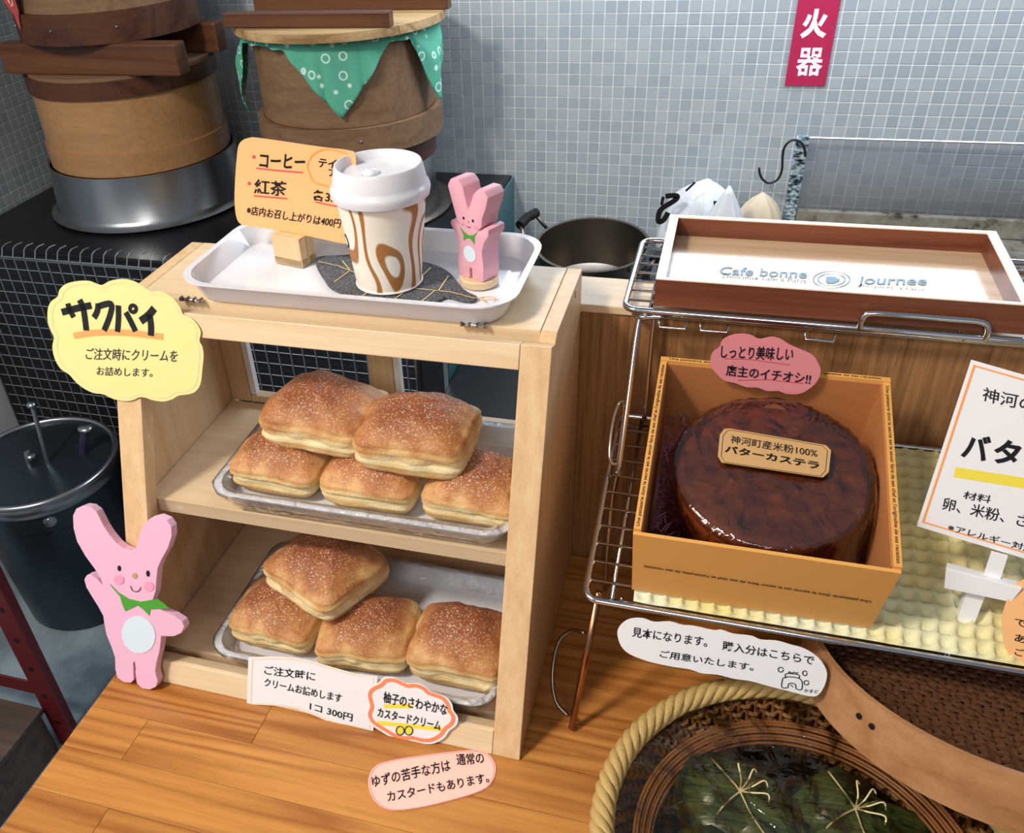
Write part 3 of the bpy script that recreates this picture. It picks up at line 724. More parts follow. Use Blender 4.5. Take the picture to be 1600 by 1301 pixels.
g1 = 'puff pastries on the upper shelf'; g2 = 'puff pastries on the cabinet floor'
zt = .155+.0090
for lab, x, y, s, hh, rt, sd in (('golden sugar-dusted square pastry, left of the upper tray front row', .1275, .122, .083, .040, -.03, 1),
                                 ('golden square pastry with split edge, middle of the upper tray front row', .2135, .119, .083, .040, -.02, 2),
                                 ('browned square pastry behind the door stile, right of upper front row', .301, .120, .082, .042, -.05, 3)):
    pastry('square_pastry', lab, (x, y, zt), s, .068, hh, rt, (0, 0), sd, g1)
pastry('square_pastry', 'tall pale-edged pastry stacked left, leaning on upper front row', (.159, .146, zt+.0335), .096, .080, .048, -.05, (-.04, .02), 11, g1)
pastry('square_pastry', 'brown sugar-crusted pastry stacked right above the upper front row', (.2485, .131, zt+.0345), .094, .076, .050, .02, (-.02, .03), 12, g1)
zt = .014+.0095
for lab, x, y, s, hh, rt, sd in (('sugar-dusted square pastry, left of the lower tray', .1225, .074, .083, .040, -.06, 5),
                                 ('golden square pastry in the middle of the lower tray', .208, .070, .083, .043, .12, 6),
                                 ('large golden square pastry at right of the lower tray', .2945, .073, .084, .050, 0, 7)):
    pastry('square_pastry', lab, (x, y, zt), s, .072, hh, rt, (0, 0), sd, g2)
pastry('square_pastry', 'single pastry set askew on top of the lower tray row', (.160, .098, zt+.0365), .092, .084, .046, -.42, (-.05, .03), 13, g2)

# ---- menu card in its wooden block -------------------------------------
ct, sn_ = math.cos(-.22), math.sin(-.22); bx, by, bz = .1215, .2115, H+.0049
ux = np.array([ct, sn_, 0]); uy = np.array([-sn_, ct, 0]); uz = np.array([0, 0, 1.])
blk = thing('card_holder_block', 'small pale wooden block holding the orange menu card on the tray', 'card holder', (bx, by, bz))
o0 = np.array([bx, by, bz]) - ux*.0145 - uy*.010
MB().obox(o0, ux*.029, uy*.009, uz*.025).build('front_half', M['pine_v'], blk, bevel=.0005)
MB().obox(o0+uy*.0098, ux*.029, uy*.010, uz*.025).build('back_half', M['pine_v'], blk, bevel=.0005)
MB().obox(o0, ux*.029, uy*.0198, uz*.006).build('base', M['pine_v'], blk)
PM = Plane(o0+uy*.0097+uz*.006, -uy)
mc = thing('menu_card', 'orange handwritten coffee and tea menu card standing in wooden block', 'card', (bx, by, bz+.007))
ol = [(371, 240), (376, 222), (390, 215), (410, 216), (500, 229), (546, 235), (556, 245), (556, 300), (552, 370), (545, 381), (480, 368), (400, 354), (377, 350), (369, 335), (367, 300)]
c_ = lambda x, y: (360+x/3.2, 200+y/3.2)
cutout('sheet', PM, [PM and p for p in smooth_loop(ol, 3)], .0004, M['orange_card'], mc)
P_ = PM.off(.0004); mb = MB()
write(mb, P_, 'コーヒー', c_(145, 195), c_(370, 205), c_(150, 125), .02); write(mb, P_, '紅茶', c_(118, 328), c_(278, 340), c_(122, 255), .014)
write(mb, P_, 'テイク', c_(438, 195), c_(575, 207), c_(445, 148), .018); write(mb, P_, 'ア', c_(490, 240), c_(535, 245), c_(492, 205), .018)
write(mb, P_, '各350', c_(410, 360), c_(560, 380), c_(416, 305), .014)
write(mb, P_, '※店内お召し上がりは400円', c_(80, 430), c_(548, 500), c_(86, 385), .012)
mb.build('lettering', M['ink'], mc)
mb = MB(); ribbon(mb, [P_.at(*c_(*q)) for q in ((130, 200), (240, 212), (365, 222))], .0012, P_.n); ribbon(mb, [P_.at(*c_(*q)) for q in ((118, 338), (200, 345), (285, 352))], .0012, P_.n)
ribbon(mb, [P_.at(*c_(*q)) for q in ((425, 368), (500, 385), (570, 395))], .0012, P_.n)
for q in ((118, 143), (95, 276)): mb.add([P_.at(*c_(*p))+P_.n*.0004 for p in oval(*q, 8, 9)], [tuple(range(24))])
mb.build('red_marks', M['red_line'], mc)
mb = MB(); bub = [(385, 190), (400, 150), (430, 120), (480, 105), (530, 112), (575, 125), (595, 150), (600, 200), (595, 250), (570, 285), (520, 300), (470, 285), (420, 270), (400, 235)]
ribbon(mb, [P_.at(*c_(*q)) for q in smooth_loop(bub, 4)], .0013, P_.n, closed=True); mb.build('bubble_outline', M['orange_line'], mc)

# ---- leaf coaster, cup ---------------------------------------------------
PT = zplane(H+.0052)
lf = thing('leaf_coaster', 'charcoal woven leaf-shaped coaster with gold veins under the cup', 'coaster', (.22, .175, H+.0049))
lo = [(425, 665), (460, 648), (520, 645), (590, 640), (700, 632), (820, 640), (940, 672), (1000, 685), (1060, 708), (1110, 745), (1150, 800), (1190, 830), (1235, 852), (1215, 872), (1150, 868), (1080, 852), (1010, 886), (960, 896), (880, 888), (750, 873), (640, 858), (560, 832), (500, 803), (470, 762), (440, 715)]
cutout('mat', zplane(H+.0050), [c_(*p) for p in smooth_loop(lo, 3)], .0016, M['weave'], lf)
P_ = zplane(H+.0068); mb = MB()
for L_ in ([(440, 668), (540, 690), (640, 730), (900, 800), (1100, 820), (1215, 850), (1260, 850)], [(600, 712), (560, 665)], [(600, 712), (520, 770)], [(760, 770), (660, 840)], [(900, 800), (800, 870)], [(900, 798), (1000, 700)], [(1020, 815), (940, 880)], [(1040, 815), (1090, 740)]):
    ribbon(mb, [P_.at(*c_(*q)) for q in L_], .0011, P_.n)
mb.build('vein', M['gold'], lf)
lp = [(1250, 850), (1280, 845), (1325, 848), (1322, 866), (1300, 880), (1275, 872), (1262, 856)]
MB().tube([P_.at(*c_(*q)) for q in smooth_loop(lp, 3)], .0006, 6, closed=True).build('gold_loop', M['gold'], lf, smooth=True)
cc_ = (.2165, .1825); cz0 = H+.0070
cup = thing('paper_cup', 'takeaway paper cup with brown swirl print standing on the leaf coaster', 'cup', (*cc_, cz0))
hb = .0765
MB().lathe([(.001, .004), (.0235, .004), (.0242, .0), (.0252, .0), (.0258, .002), (.0345, hb), (.0355, hb+.001), (.0335, hb+.001), (.0245, .005), (.001, .005)], (*cc_, cz0), 64).build('cup_body', M['cup'], cup, smooth='auto')
MB().lathe([(.0262, .0004), (.0268, .0012), (.0264, .0022), (.0256, .0016)], (*cc_, cz0), 64).build('base_rim', M['paperwhite'], cup, smooth=True)
rl = .0372
MB().lathe([(.0345, hb-.006), (.0368, hb-.0055), (.0378, hb-.001), (rl, hb+.002), (.0358, hb+.0035), (.0352, hb+.006), (.0330, hb+.0165), (.0322, hb+.0182), (.0310, hb+.0182), (.0298, hb+.0160), (.0290, hb+.0115), (.020, hb+.0108), (.010, hb+.0112), (.001, hb+.0115)], (*cc_, cz0), 64).build('lid', M['lid'], cup, smooth='auto')
MB().lathe([(.0065, 0), (.0055, .003), (.003, .004), (.0003, .0042)], (cc_[0]-.004, cc_[1]-.006, cz0+hb+.0112), 20).build('lid_dimple', M['lid'], cup, smooth=True)
# ---- small mark on the cup
def cupmark(a, z_, pts, name, m_):
    mb = MB(); P = []
    for u, v in pts:
        r = .0258+(.0345-.0258)*((z_+v)/hb)+.0003; aa = a+u/r; P.append((cc_[0]+r*math.cos(aa), cc_[1]+r*math.sin(aa), cz0+z_+v))
    mb.add(P, [tuple(range(len(P)))]); mb.build(name, m_, cup)
cupmark(math.radians(218), .040, oval(0, 0, .004, .006), 'printed_badge', M['ink'])
cupmark(math.radians(218), .040, oval(0, 0, .0022, .0036), 'printed_badge', M['paperwhite'])

# ---- little pink rabbit figure -------------------------------------------
fx, fy, fz = .2865, .1965, H+.0049
fg = thing('rabbit_figure', 'thick pink wooden rabbit figure on round base, right end of tray', 'figurine', (fx, fy, fz))
MB().lathe([(.001, 0), (.0145, 0), (.0155, .001), (.0155, .0055), (.0145, .0065), (.001, .0065)], (fx, fy, fz), 40).build('round_base', M['pine'], fg, smooth='auto')
ang = math.radians(-27); fu = np.array([math.cos(ang), math.sin(ang), 0]); fn = np.array([math.sin(ang), -math.cos(ang), 0]); 
def fpt(u, v, d=0): return np.array([fx, fy, fz+.0066]) + fu*u/1000*1.12 + uz*v/1000*.90 + fn*(.0095+d)
body = [(-11, 0), (-12, 12), (-10.5, 28), (-12, 36), (-17, 44), (-17, 48), (-13, 49), (-9, 45), (-7.5, 45.5), (-11, 50), (-12.5, 56), (-15, 66), (-18, 78), (-15, 84), (-8, 85), (-4, 80), (-2, 70), (0, 62), (2.5, 68), (5, 76), (9, 81), (15, 81), (18, 76), (15.5, 66), (12.5, 58), (11.5, 50), (8, 45.5), (10, 46), (14, 50), (17.5, 49), (17.5, 44), (13, 36), (11, 28), (12, 12), (11, 0), (1.2, 0), (.8, 10), (-.8, 10), (-1.2, 0)]
MB().prism([fpt(*p) for p in body], -fn*.019).build('body', M['pinkfig'], fg, bevel=.0014, smooth='auto')
PG = Plane(fpt(0, 0, .0002), fn)
def fshape(pts, name, m_, dd=.0003): mb = MB(); mb.prism([fpt(*p, dd-.0002) for p in pts], fn*.0003); mb.build(name, m_, fg)
fshape([(-8, 45), (-4, 41), (0, 39.5), (4, 41), (8, 45), (5, 40), (5, 33), (1, 37.5), (-3, 36), (-5, 33.5), (-5, 39)], 'scarf', M['green'])
fshape(oval(0, 23, 5.6, 7.2), 'belly_patch', M['pale_blue'])
for s in (-1, 1):
    fshape(oval(s*4.2, 53.5, .8, 1.3), 'eye', M['ink']); fshape(oval(s*6, 48.5, 1.7, 1.5), 'cheek', M['cheek'])
fshape(oval(0, 51.5, .9, .9), 'nose', M['tan']); mb = MB(); ribbon(mb, [fpt(-2, 47.6, .0001), fpt(0, 46.6, .0001), fpt(2, 47.6, .0001)], .0005, fn, h=.0003); mb.build('mouth', M['ink'], fg)

# ================================================================== CARDS ON THE CABINET
def card(name, label, pl, outline, th, m_, cat='card'):
    P = [pl.at(*p) for p in outline]; c = np.mean(P, 0)
    t = thing(name, label, cat, tuple(c)); MB().prism(P, pl.n*th).build('sheet', m_, t); return t, pl.off(th)
def inset(outline, k):
    c = np.mean(np.array(outline), 0); return [tuple(c+(np.array(p)-c)*k) for p in outline]
# yellow cloud
P1 = PF.off(.0012); q5 = lambda x, y: (x/3.2525, 360+y/3.2525)
yc = [(245, 400), (262, 360), (295, 335), (305, 300), (340, 270), (400, 256), (455, 256), (492, 270), (522, 276), (560, 256), (620, 246), (680, 256), (732, 285), (768, 310), (810, 307), (855, 325), (890, 352), (918, 392), (932, 425), (970, 442), (1003, 475), (1022, 515), (1015, 560), (1030, 590), (1036, 640), (1030, 700), (1024, 760), (1013, 795), (988, 822), (950, 833), (908, 838), (880, 855), (835, 868), (780, 862), (745, 850), (712, 846), (680, 860), (640, 866), (580, 856), (528, 832), (478, 825), (430, 803), (388, 770), (352, 730), (310, 702), (280, 650), (268, 590), (276, 545), (262, 512), (245, 465)]
yo = [q5(*p) for p in smooth_loop(yc, 3)]
t, PS = card('cloud_sign', 'yellow cloud-shaped sign with bold black lettering on the cabinet stile', P1, yo, .0005, M['yellow_card'], 'sign')
mb = MB()
for L_, w_ in ((([(315, 415), (390, 395), (465, 380)]), 5.5), (([(345, 370), (355, 400), (375, 440)]), 5), (([(405, 352), (425, 400), (440, 508)]), 5.5),
               (([(500, 372), (495, 410), (478, 443)]), 5), (([(500, 385), (565, 372), (560, 430), (530, 508)]), 5), (([(602, 380), (603, 440), (598, 515)]), 5),
               (([(640, 415), (662, 455), (690, 512)]), 5), (([(785, 395), (755, 430), (715, 460)]), 6), (([(760, 425), (768, 480), (768, 535)]), 5.5)):
    strokes(mb, PS, [[q5(*p) for p in L_]], w_/1000*1.0)
ring = [PS.at(*q5(*p)) for p in oval(677, 397, 16, 17)]; ribbon(mb, ring, .0032, PS.n, closed=True, h=.0004)
mb.build('bold_lettering', M['ink'], t)
mb = MB(); write(mb, PS, 'ご注文時にクリームを', q5(435, 655), q5(900, 668), q5(440, 595), .006); write(mb, PS, 'お詰めします。', q5(492, 735), q5(775, 745), q5(494, 690), .006)
mb.build('lettering', M['ink_soft'], t)
mb = MB(); ribbon(mb, [PS.at(*q5(*p)) for p in smooth_loop([(375, 535), (500, 518), (650, 520), (830, 540)], 5, False)], .0052, PS.n, h=.0002); mb.build('underline', M['orange_line'], t)
mb = MB(); ribbon(mb, [PS.at(*p) for p in inset(yo, .945)], .0007, PS.n, closed=True, h=.0002); mb.build('border_line', M['orange_soft'], t)
# price card
P2 = PF.off(.0012); q2 = lambda x, y: (320+x/2.963, 820+y/2.963)
pc_ = [(203, 612), (300, 608), (400, 612), (480, 625), (600, 660), (700, 688), (800, 700), (780, 955), (700, 940), (600, 920), (520, 885), (430, 850), (330, 835), (195, 827)]
po = [q2(*p) for p in pc_]
t, PS = card('price_card', 'white handwritten price card with pale orange border on cabinet foot', P2, po, .0004, M['white_card'])
mb = MB(); write(mb, PS, 'ご注文時に', q2(275, 690), q2(510, 722), q2(278, 648), .012); write(mb, PS, 'クリームお詰めします', q2(275, 745), q2(632, 822), q2(278, 705), .014); write(mb, PS, '1コ 300円', q2(485, 855), q2(682, 910), q2(488, 820), .014); mb.build('lettering', M['ink'], t)
mb = MB(); ribbon(mb, [PS.at(*p) for p in inset(po, .94)], .0009, PS.n, closed=True, h=.0002); mb.build('border_line', M['orange_soft'], t)
# custard cloud
P3 = PF.off(.0024)
cl = [(745, 790), (750, 760), (775, 742), (805, 728), (830, 704), (872, 704), (905, 718), (940, 732), (980, 730), (1020, 745), (1045, 768), (1085, 782), (1122, 798), (1145, 828), (1152, 858), (1173, 890), (1165, 925), (1132, 952), (1108, 985), (1060, 1010), (1010, 1010), (960, 998), (920, 1000), (870, 985), (830, 962), (790, 937), (760, 915), (744, 880), (756, 838)]
co = [q2(*p) for p in smooth_loop(cl, 3)]
t, PS = card('cloud_card', 'white cloud card with coral outline about custard, foot of the cabinet door', P3, co, .0004, M['white_card'])
mb = MB()
for a, b in (((830, 838), (960, 838)), ((800, 915), (1100, 945))): ribbon(mb, [PS.at(*q2(*a)), PS.at(*q2(*b))], .004, PS.n, h=.0001)
for c in ((905, 950), (945, 950)): mb.add([PS.at(*q2(*p))+PS.n*.0002 for p in oval(*c, 18, 18)], [tuple(range(24))])
mb.build('yellow_marks', M['yellow_line'], t)
mb = MB(); write(mb, PS, '柚子のさわやかな', q2(825, 820), q2(1120, 880), q2(830, 768), .016, h=.0006); write(mb, PS, 'カスタードクリーム', q2(798, 885), q2(1090, 950), q2(803, 842), .018, h=.0006)
for c in ((905, 950), (945, 950)): ribbon(mb, [PS.at(*q2(*p)) for p in oval(*c, 18, 20)], .0008, PS.n, closed=True, h=.0006)
mb.build('lettering', M['ink'], t)
mb = MB(); ribbon(mb, [PS.at(*p) for p in inset(co, .90)], .0034, PS.n, closed=True, h=.0003); mb.build('coral_outline', M['coral_line'], t)
# pink oval on the table
ov = [(576, 1215), (588, 1196), (612, 1188), (640, 1183), (700, 1175), (745, 1172), (765, 1180), (775, 1198), (770, 1220), (752, 1236), (700, 1252), (650, 1263), (612, 1266), (590, 1256), (578, 1238)]
oo = smooth_loop(ov, 3)
t, PS = card('oval_card', 'pink scalloped handwritten card lying on the table before the cabinet', zplane(.0004), oo, .0005, M['pink_card'])
mb = MB(); write(mb, PS, 'ゆずの苦手な方は', (582, 1231), (705, 1204), (580, 1212), .014); write(mb, PS, '通常の', (714, 1196), (757, 1193), (712, 1178), .014); write(mb, PS, 'カスタードもあります。', (606, 1253), (765, 1222), (604, 1237), .014); mb.build('lettering', M['ink'], t)
mb = MB(); ribbon(mb, [PS.at(*p) for p in inset(oo, .975)], .0007, PS.n, closed=True, h=.0002); mb.build('border_line', M['rose_card'], t)

# ================================================================== PINK RABBIT CUTOUT
PB = PF.off(.0035); q6 = lambda x, y: (x/2.32, 740+y/2.32)
rb = [(288, 140), (300, 115), (325, 105), (350, 108), (372, 125), (385, 150), (400, 180), (420, 210), (445, 240), (470, 258), (495, 268), (512, 262), (520, 240), (530, 200), (545, 170), (565, 150), (595, 143), (625, 155), (642, 180), (643, 215), (630, 255), (605, 300), (592, 330), (588, 370), (585, 410), (572, 452), (598, 472), (615, 485), (650, 500), (680, 520), (688, 540), (676, 562), (650, 573), (625, 573), (605, 572), (602, 600), (598, 630), (588, 665), (583, 700), (592, 735), (585, 755), (562, 765), (535, 760), (516, 742), (511, 700), (513, 690), (509, 664), (504, 668), (505, 700), (506, 730), (494, 741), (470, 738), (446, 722), (439, 690), (438, 650), (425, 610), (408, 570), (400, 530), (396, 500), (380, 470), (355, 430), (336, 398), (328, 370), (336, 355), (352, 352), (375, 368), (396, 392), (388, 368), (365, 330), (332, 285), (302, 232), (290, 185)]
RB = thing('rabbit_cutout', 'flat pink wooden rabbit cutout with green scarf leaning on cabinet corner', 'figurine', tuple(zplane(0).at(220, 1060)))
MB().prism([PB.at(*q6(*p)) for p in rb], PB.n*.0085).build('body', M['pink'], RB, bevel=.0006)
PS = PB.off(.0086)
def rsh(pts, name, m_, d=0): MB().prism([PS.at(*q6(*p), d) for p in pts], PS.n*.0005).build(name, m_, RB)
rsh([(399, 398), (430, 430), (468, 453), (510, 463), (553, 456), (573, 453), (597, 471), (613, 486), (580, 489), (546, 490), (542, 513), (522, 493), (500, 476), (470, 490), (455, 497), (443, 468), (437, 445), (415, 420)], 'scarf', M['green'])
rsh(oval(503, 583, 60, 68, -.35), 'belly_patch', M['pale_blue'])
rsh(oval(433, 342, 6, 10, -.1), 'eye', M['ink']); rsh(oval(537, 361, 6, 11, -.1), 'eye', M['ink']); rsh(oval(489, 369, 9, 10), 'nose', M['tan'])
rsh(oval(432, 384, 18, 17), 'cheek', M['cheek']); rsh(oval(541, 408, 18, 17), 'cheek', M['cheek'])
mb = MB(); ribbon(mb, [PS.at(*q6(*p)) for p in smooth_loop([(474, 405), (480, 420), (492, 426), (505, 423), (511, 410)], 4, False)], .0007, PS.n, h=.0006); mb.build('mouth', M['ink'], RB)

# ================================================================== WIRE RACKS
def rack(name, label, P0, tilt, x0, x1, dep, m=None):
    """one chromed shelf: rim, cross wires; local frame y' up the slope"""
    ey = np.array([0, math.cos(tilt), math.sin(tilt)]); ez = np.array([0, -math.sin(tilt), math.cos(tilt)]); P0 = np.array(P0, float)
    q = lambda x, y, z=0: P0+np.array([x, 0, 0])+ey*y+ez*z
    t = thing(name, label, 'wire rack', (P0[0]+(x0+x1)/2, P0[1], P0[2]))
    r = .0026; c = .010; pts = []
    for cx_, cy_, a0 in ((x1-c, dep-c, 0), (x0+c, dep-c, 90), (x0+c, c, 180), (x1-c, c, 270)):
        for k in range(5): a = math.radians(a0+22.5*k); pts.append(q(cx_+c*math.cos(a), cy_+c*math.sin(a)))
    MB().tube(pts, r, 10, closed=True).build('rim', M['chrome'], t, smooth=True)
    pts2 = [q(x0+.006+ (p-(P0+np.array([x0,0,0])))[0]*0, 0) for p in pts[:0]]
    MB().tube([q(x0+.006, .006, -.006), q(x1-.006, .006, -.006)], .0018, 8).build('under_rail', M['chrome'], t, smooth=True)
    MB().tube([q(x0+.006, dep-.006, -.006), q(x1-.006, dep-.006, -.006)], .0018, 8).build('under_rail', M['chrome'], t, smooth=True)
    n = int(round(dep/.0172))
    for k in range(1, n):
        y = dep*k/n
        MB().tube([q(x0+.001, y), q(x1-.001, y)], .0012, 6).build('wire', M['chrome'], t, smooth=True)
    for x in (x0+.02, (x0+x1)/2, x1-.02): MB().tube([q(x, .0, -.003), q(x, dep, -.003)], .0017, 8).build('cross_wire', M['chrome'], t, smooth=True)
    return t, q
T1 = .25
lr, ql = rack('wire_rack', 'lower chromed wire rack carrying the mustard box and yellow towel', (0, .060, .1345), T1, .398, .900, .190)
ur, qu = rack('wire_rack', 'upper chromed wire rack carrying the brown wooden tray', (0, .231, .2925), 0, .397, .892, .142)
def leg(t, pts, name='leg', r=.0026, m='chrome'): MB().tube(smooth_loop(pts, 4, False) if len(pts) > 2 else pts, r, 10).build(name, M[m], t, smooth=True)
# lower rack: front legs slant forward to the table
for x in (.3955, .882):
    leg(lr, [ql(x+.012, .010, -.004), (x, .0395, .0028)], r=.0028, m='copper_leg')
    leg(lr, [ql(x+.010, .16, -.004), (x+.004, .205, .10), (x+.004, .2035, .0028)], r=.0026)
MB().tube(smooth_loop([(.3925, .043, .013), (.380, .050, .020), (.374, .066, .035), (.376, .082, .056), (.386, .088, .066), (.397, .084, .070)], 4, False), .0018, 8).build('brace', M['steel_dk'], lr, smooth=True)
MB().tube([(.3955, .0395, .0028), (.795, .0395, .0028)], .0022, 8).build('foot_bar', M['copper_leg'], lr, smooth=True) if False else None
MB().tube([ql(.425, .010, -.006), ql(.425, .006, -.014), ql(.452, .006, -.014), ql(.452, .010, -.006)], .0012, 6).build('hinge_loop', M['chrome'], lr, smooth=True)
# upper rack: legs stand on the lower shelf
for x in (.4085, .868):
    f_ = ql(x-.002, .118, .0045)
    leg(ur, [qu(x+.02, .004, -.006), qu(x+.004, .004, -.008), qu(x, .003, -.016), tuple((np.array(qu(x, .003, -.016))*.5+f_*.5)), f_], r=.0028)
    f2 = ql(x+.012, .182, .0045)
    leg(ur, [qu(x+.013, .012, -.006), qu(x+.012, .010, -.02), f2], r=.0022)
MB().tube(smooth_loop([ql(.404, .125, .010), ql(.398, .127, .016), ql(.397, .150, .034), ql(.401, .165, .044), ql(.409, .16, .044)], 4, False), .0016, 8).build('brace', M['chrome'], ur, smooth=True)
for xa in (.425, .457, .535):
    MB().tube([qu(xa, .0, -.006), qu(xa+.001, -.003, -.012), qu(xa+.021, -.003, -.012), qu(xa+.022, .0, -.006)], .0013, 6).build('hinge_loop', M['chrome'], ur, smooth=True)
MB().tube(smooth_loop([qu(.5725, -.001, 0), qu(.5725, -.002, .008), qu(.577, -.002, .0135), qu(.60, -.002, .0140), qu(.63, -.002, .0140), qu(.651, -.002, .0135), qu(.6565, -.002, .008), qu(.657, -.001, 0)], 4, False), .0023, 10).build('stop_loop', M['chrome'], ur, smooth=True)

# ---- wooden tray on the upper rack --------------------------------------
wx0, wx1, wy0, wy1, wz0, wz1 = .4195, .682, .2345, .3705, .2957, .3195
wt = thing('wooden_tray', 'shallow brown wooden tray printed with blue cafe lettering on upper rack', 'tray', (.55, .30, wz0)); tw = .0075
MB().box((wx0+.001, wy0+.001, wz0), (wx1-.001, wy1-.001, wz0+.0065)).build('base_board', M['walnut_l'], wt)
for nm, a, b in (('front', (wx0, wy0, wz0), (wx1, wy0+tw*.42, wz1-.001)), ('back', (wx0, wy1-tw*.75, wz0), (wx1, wy1, wz1-.001)), ('left', (wx0, wy0+tw*.42, wz0), (wx0+tw, wy1-tw*.75, wz1-.001)), ('right', (wx1-tw, wy0+tw*.42, wz0), (wx1, wy1-tw*.75, wz1-.001))):
    MB().box(a, b).build('side_board', M['walnut'] if nm in ('front', 'back') else M['walnut'], wt)
    MB().box((a[0], a[1], wz1-.001), (b[0], b[1], wz1)).build('worn_edge', M['blond_edge'], wt)
PW = zplane(wz0+.0066); qw = lambda x, y: (950+x/2.4615, 310+y/2.4615)
mb = MB(); write(mb, PW, 'Cafe bonne', qw(425, 292), qw(765, 308), qw(435, 262), .02, 0); mb.build('lettering', M['blueprint'], wt); mb = MB(); write(mb, PW, 'journee', qw(958, 340), qw(1225, 345), qw(968, 300), .02, 0)
cx0, cy0 = qw(860, 312); mb.build('lettering', M['blueprint'], wt); mb = MB()
for rr in ((70, 32), (52, 23)):
    rx, ry = rr[0]/2.4615, rr[1]/2.4615; ribbon(mb, [PW.at(cx0+rx*math.cos(a), cy0+ry*math.sin(a)) for a in [2*math.pi*k/40 for k in range(40)]], .0011, PW.n, closed=True)
mb.add([PW.at(cx0+x, cy0+y)+PW.n*.0004 for x, y in ((-9, -4), (7, -4), (8, -1), (12, -2), (13, 2), (8, 4), (5, 6), (-6, 6), (-9, 3))], [tuple(range(9))])
mb.build('emblem', M['blueprint'], wt)
mb = MB(); write(mb, PW, 'Delicieux cafe a Paris', qw(440, 305), qw(762, 325), qw(443, 290), .01, 0); write(mb, PW, "Respirer a l'aise", qw(968, 342), qw(1220, 358), qw(971, 330), .01, 0); write(mb, PW, 'KYOTO COFFEE', qw(785, 355), qw(940, 366), qw(786, 346), .01, 0)
mb.build('small_lettering', M['greyprint'], wt)

# ---- waffle towel ---------------------------------------------------------
tx0, tx1 = .4345, .892; ty0, ty1 = .004, .186; NX, NY, sub = 40, 16, 6
mb = MB(); V = []; nx, ny = NX*sub+1, NY*sub+1
for j in range(ny):
    for i in range(nx):
        x = tx0+(tx1-tx0)*i/(nx-1); y = ty0+(ty1-ty0)*j/(ny-1)
        gx = abs(math.sin(math.pi*i/sub)); gy = abs(math.sin(math.pi*j/sub)); z_ = .0066-.0050*min(gx*1.15, 1)*min(gy*1.15, 1)+.0006*noise.noise(Vector((x*60, y*60, 0)))
        e = min(i, nx-1-i, j, ny-1-j)
        if e == 0: z_ = .0018
        V.append(ql(x+.0012*noise.noise(Vector((0, y*40, 2))), y+.0015*noise.noise(Vector((x*30, 0, 1))), z_))
mb.add(V, [(j*nx+i, j*nx+i+1, (j+1)*nx+i+1, (j+1)*nx+i) for j in range(ny-1) for i in range(nx-1)])
V2 = [ql(tx0, ty0, .0016), ql(tx1, ty0, .0016), ql(tx1, ty1, .0016), ql(tx0, ty1, .0016)]; mb.add(V2, [(0, 1, 2, 3)])
tag(mb.build('waffle_towel', M['towel'], None, smooth=True), 'pale yellow waffle-knit towel lying along the lower wire rack', 'towel')

# ---- mustard box with cake -------------------------------------------------
bx0, bxw, bd, bh, by0 = .4320, .1650, .168, .079, .0105
bt = thing('gift_box', 'open mustard-yellow gift box holding the cake on the lower rack', 'box', tuple(ql(bx0+bxw/2, by0+bd/2, .0068)))
zb = .0070
def bq(u, v, h_): # u,v in 0..1 across the box, h up; slight outward flare
    fl = 1+.02*h_/bh
    return ql(bx0+bxw/2+(u-.5)*bxw*fl, by0+bd/2+(v-.5)*bd*fl, zb+h_)
def slab(name, a, b, h0, h1, m_, **k):
    P = [bq(a[0], a[1], h0), bq(b[0], a[1], h0), bq(b[0], b[1], h0), bq(a[0], b[1], h0), bq(a[0], a[1], h1), bq(b[0], a[1], h1), bq(b[0], b[1], h1), bq(a[0], b[1], h1)]
    return MB().add(P, [(0,3,2,1),(4,5,6,7),(0,1,5,4),(1,2,6,5),(2,3,7,6),(3,0,4,7)]).build(name, m_, bt, **k)
wl_ = .030
slab('bottom', (0, 0), (1, 1), 0, .002, M['box_y'])
slab('front_wall', (0, 0), (1, .016), .0021, bh-.004, M['box_y']); slab('back_wall', (0, 1-wl_*.8), (1, 1), .0021, bh, M['box_y'])
slab('side_wall', (0, .0165), (wl_, 1-wl_*.8-.001), .0021, bh-.001, M['box_y']); slab('side_wall', (1-wl_, .0165), (1, 1-wl_*.8-.001), .0021, bh-.001, M['box_y'])
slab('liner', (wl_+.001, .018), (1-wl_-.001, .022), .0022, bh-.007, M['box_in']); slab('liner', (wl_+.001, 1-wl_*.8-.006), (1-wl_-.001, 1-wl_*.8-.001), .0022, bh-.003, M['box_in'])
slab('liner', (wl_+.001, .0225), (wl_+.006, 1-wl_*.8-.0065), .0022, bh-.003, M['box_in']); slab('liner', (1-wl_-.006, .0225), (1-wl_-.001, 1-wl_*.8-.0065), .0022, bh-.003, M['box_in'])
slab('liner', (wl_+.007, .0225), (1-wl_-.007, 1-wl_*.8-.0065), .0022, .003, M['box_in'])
FR = "Une patisserie dont le secret est le savoir faire de ses chef et l'originalite de ses recettes"
def onbox(mb, text, A, B, Cc, bold=.0):
    v, f = glyphs(text, bold); mn, mx = v.min(0), v.max(0); W_ = mx[0]-mn[0]; H_ = mx[1]-mn[1]
    mb.add([np.array(A)+(np.array(B)-A)*((q[0]-mn[0])/W_)+(np.array(Cc)-A)*((q[1]-mn[1])/H_) for q in v], f)
mb = MB(); e_ = -.0025
onbox(mb, FR, bq(.95, e_, .0385), bq(.05, e_, .0385), bq(.95, e_, .0340), .02)
h_ = bh-.001+.0004
onbox(mb, FR, bq(.010, .03, h_), bq(.010, .95, h_), bq(-.006+.004, .03, h_), .01) if False else None
onbox(mb, FR, bq(.025, .03, h_), bq(.025, .95, h_), bq(.006, .03, h_), .01)
onbox(mb, FR, bq(.975, .95, h_), bq(.975, .03, h_), bq(.994, .95, h_), .01)
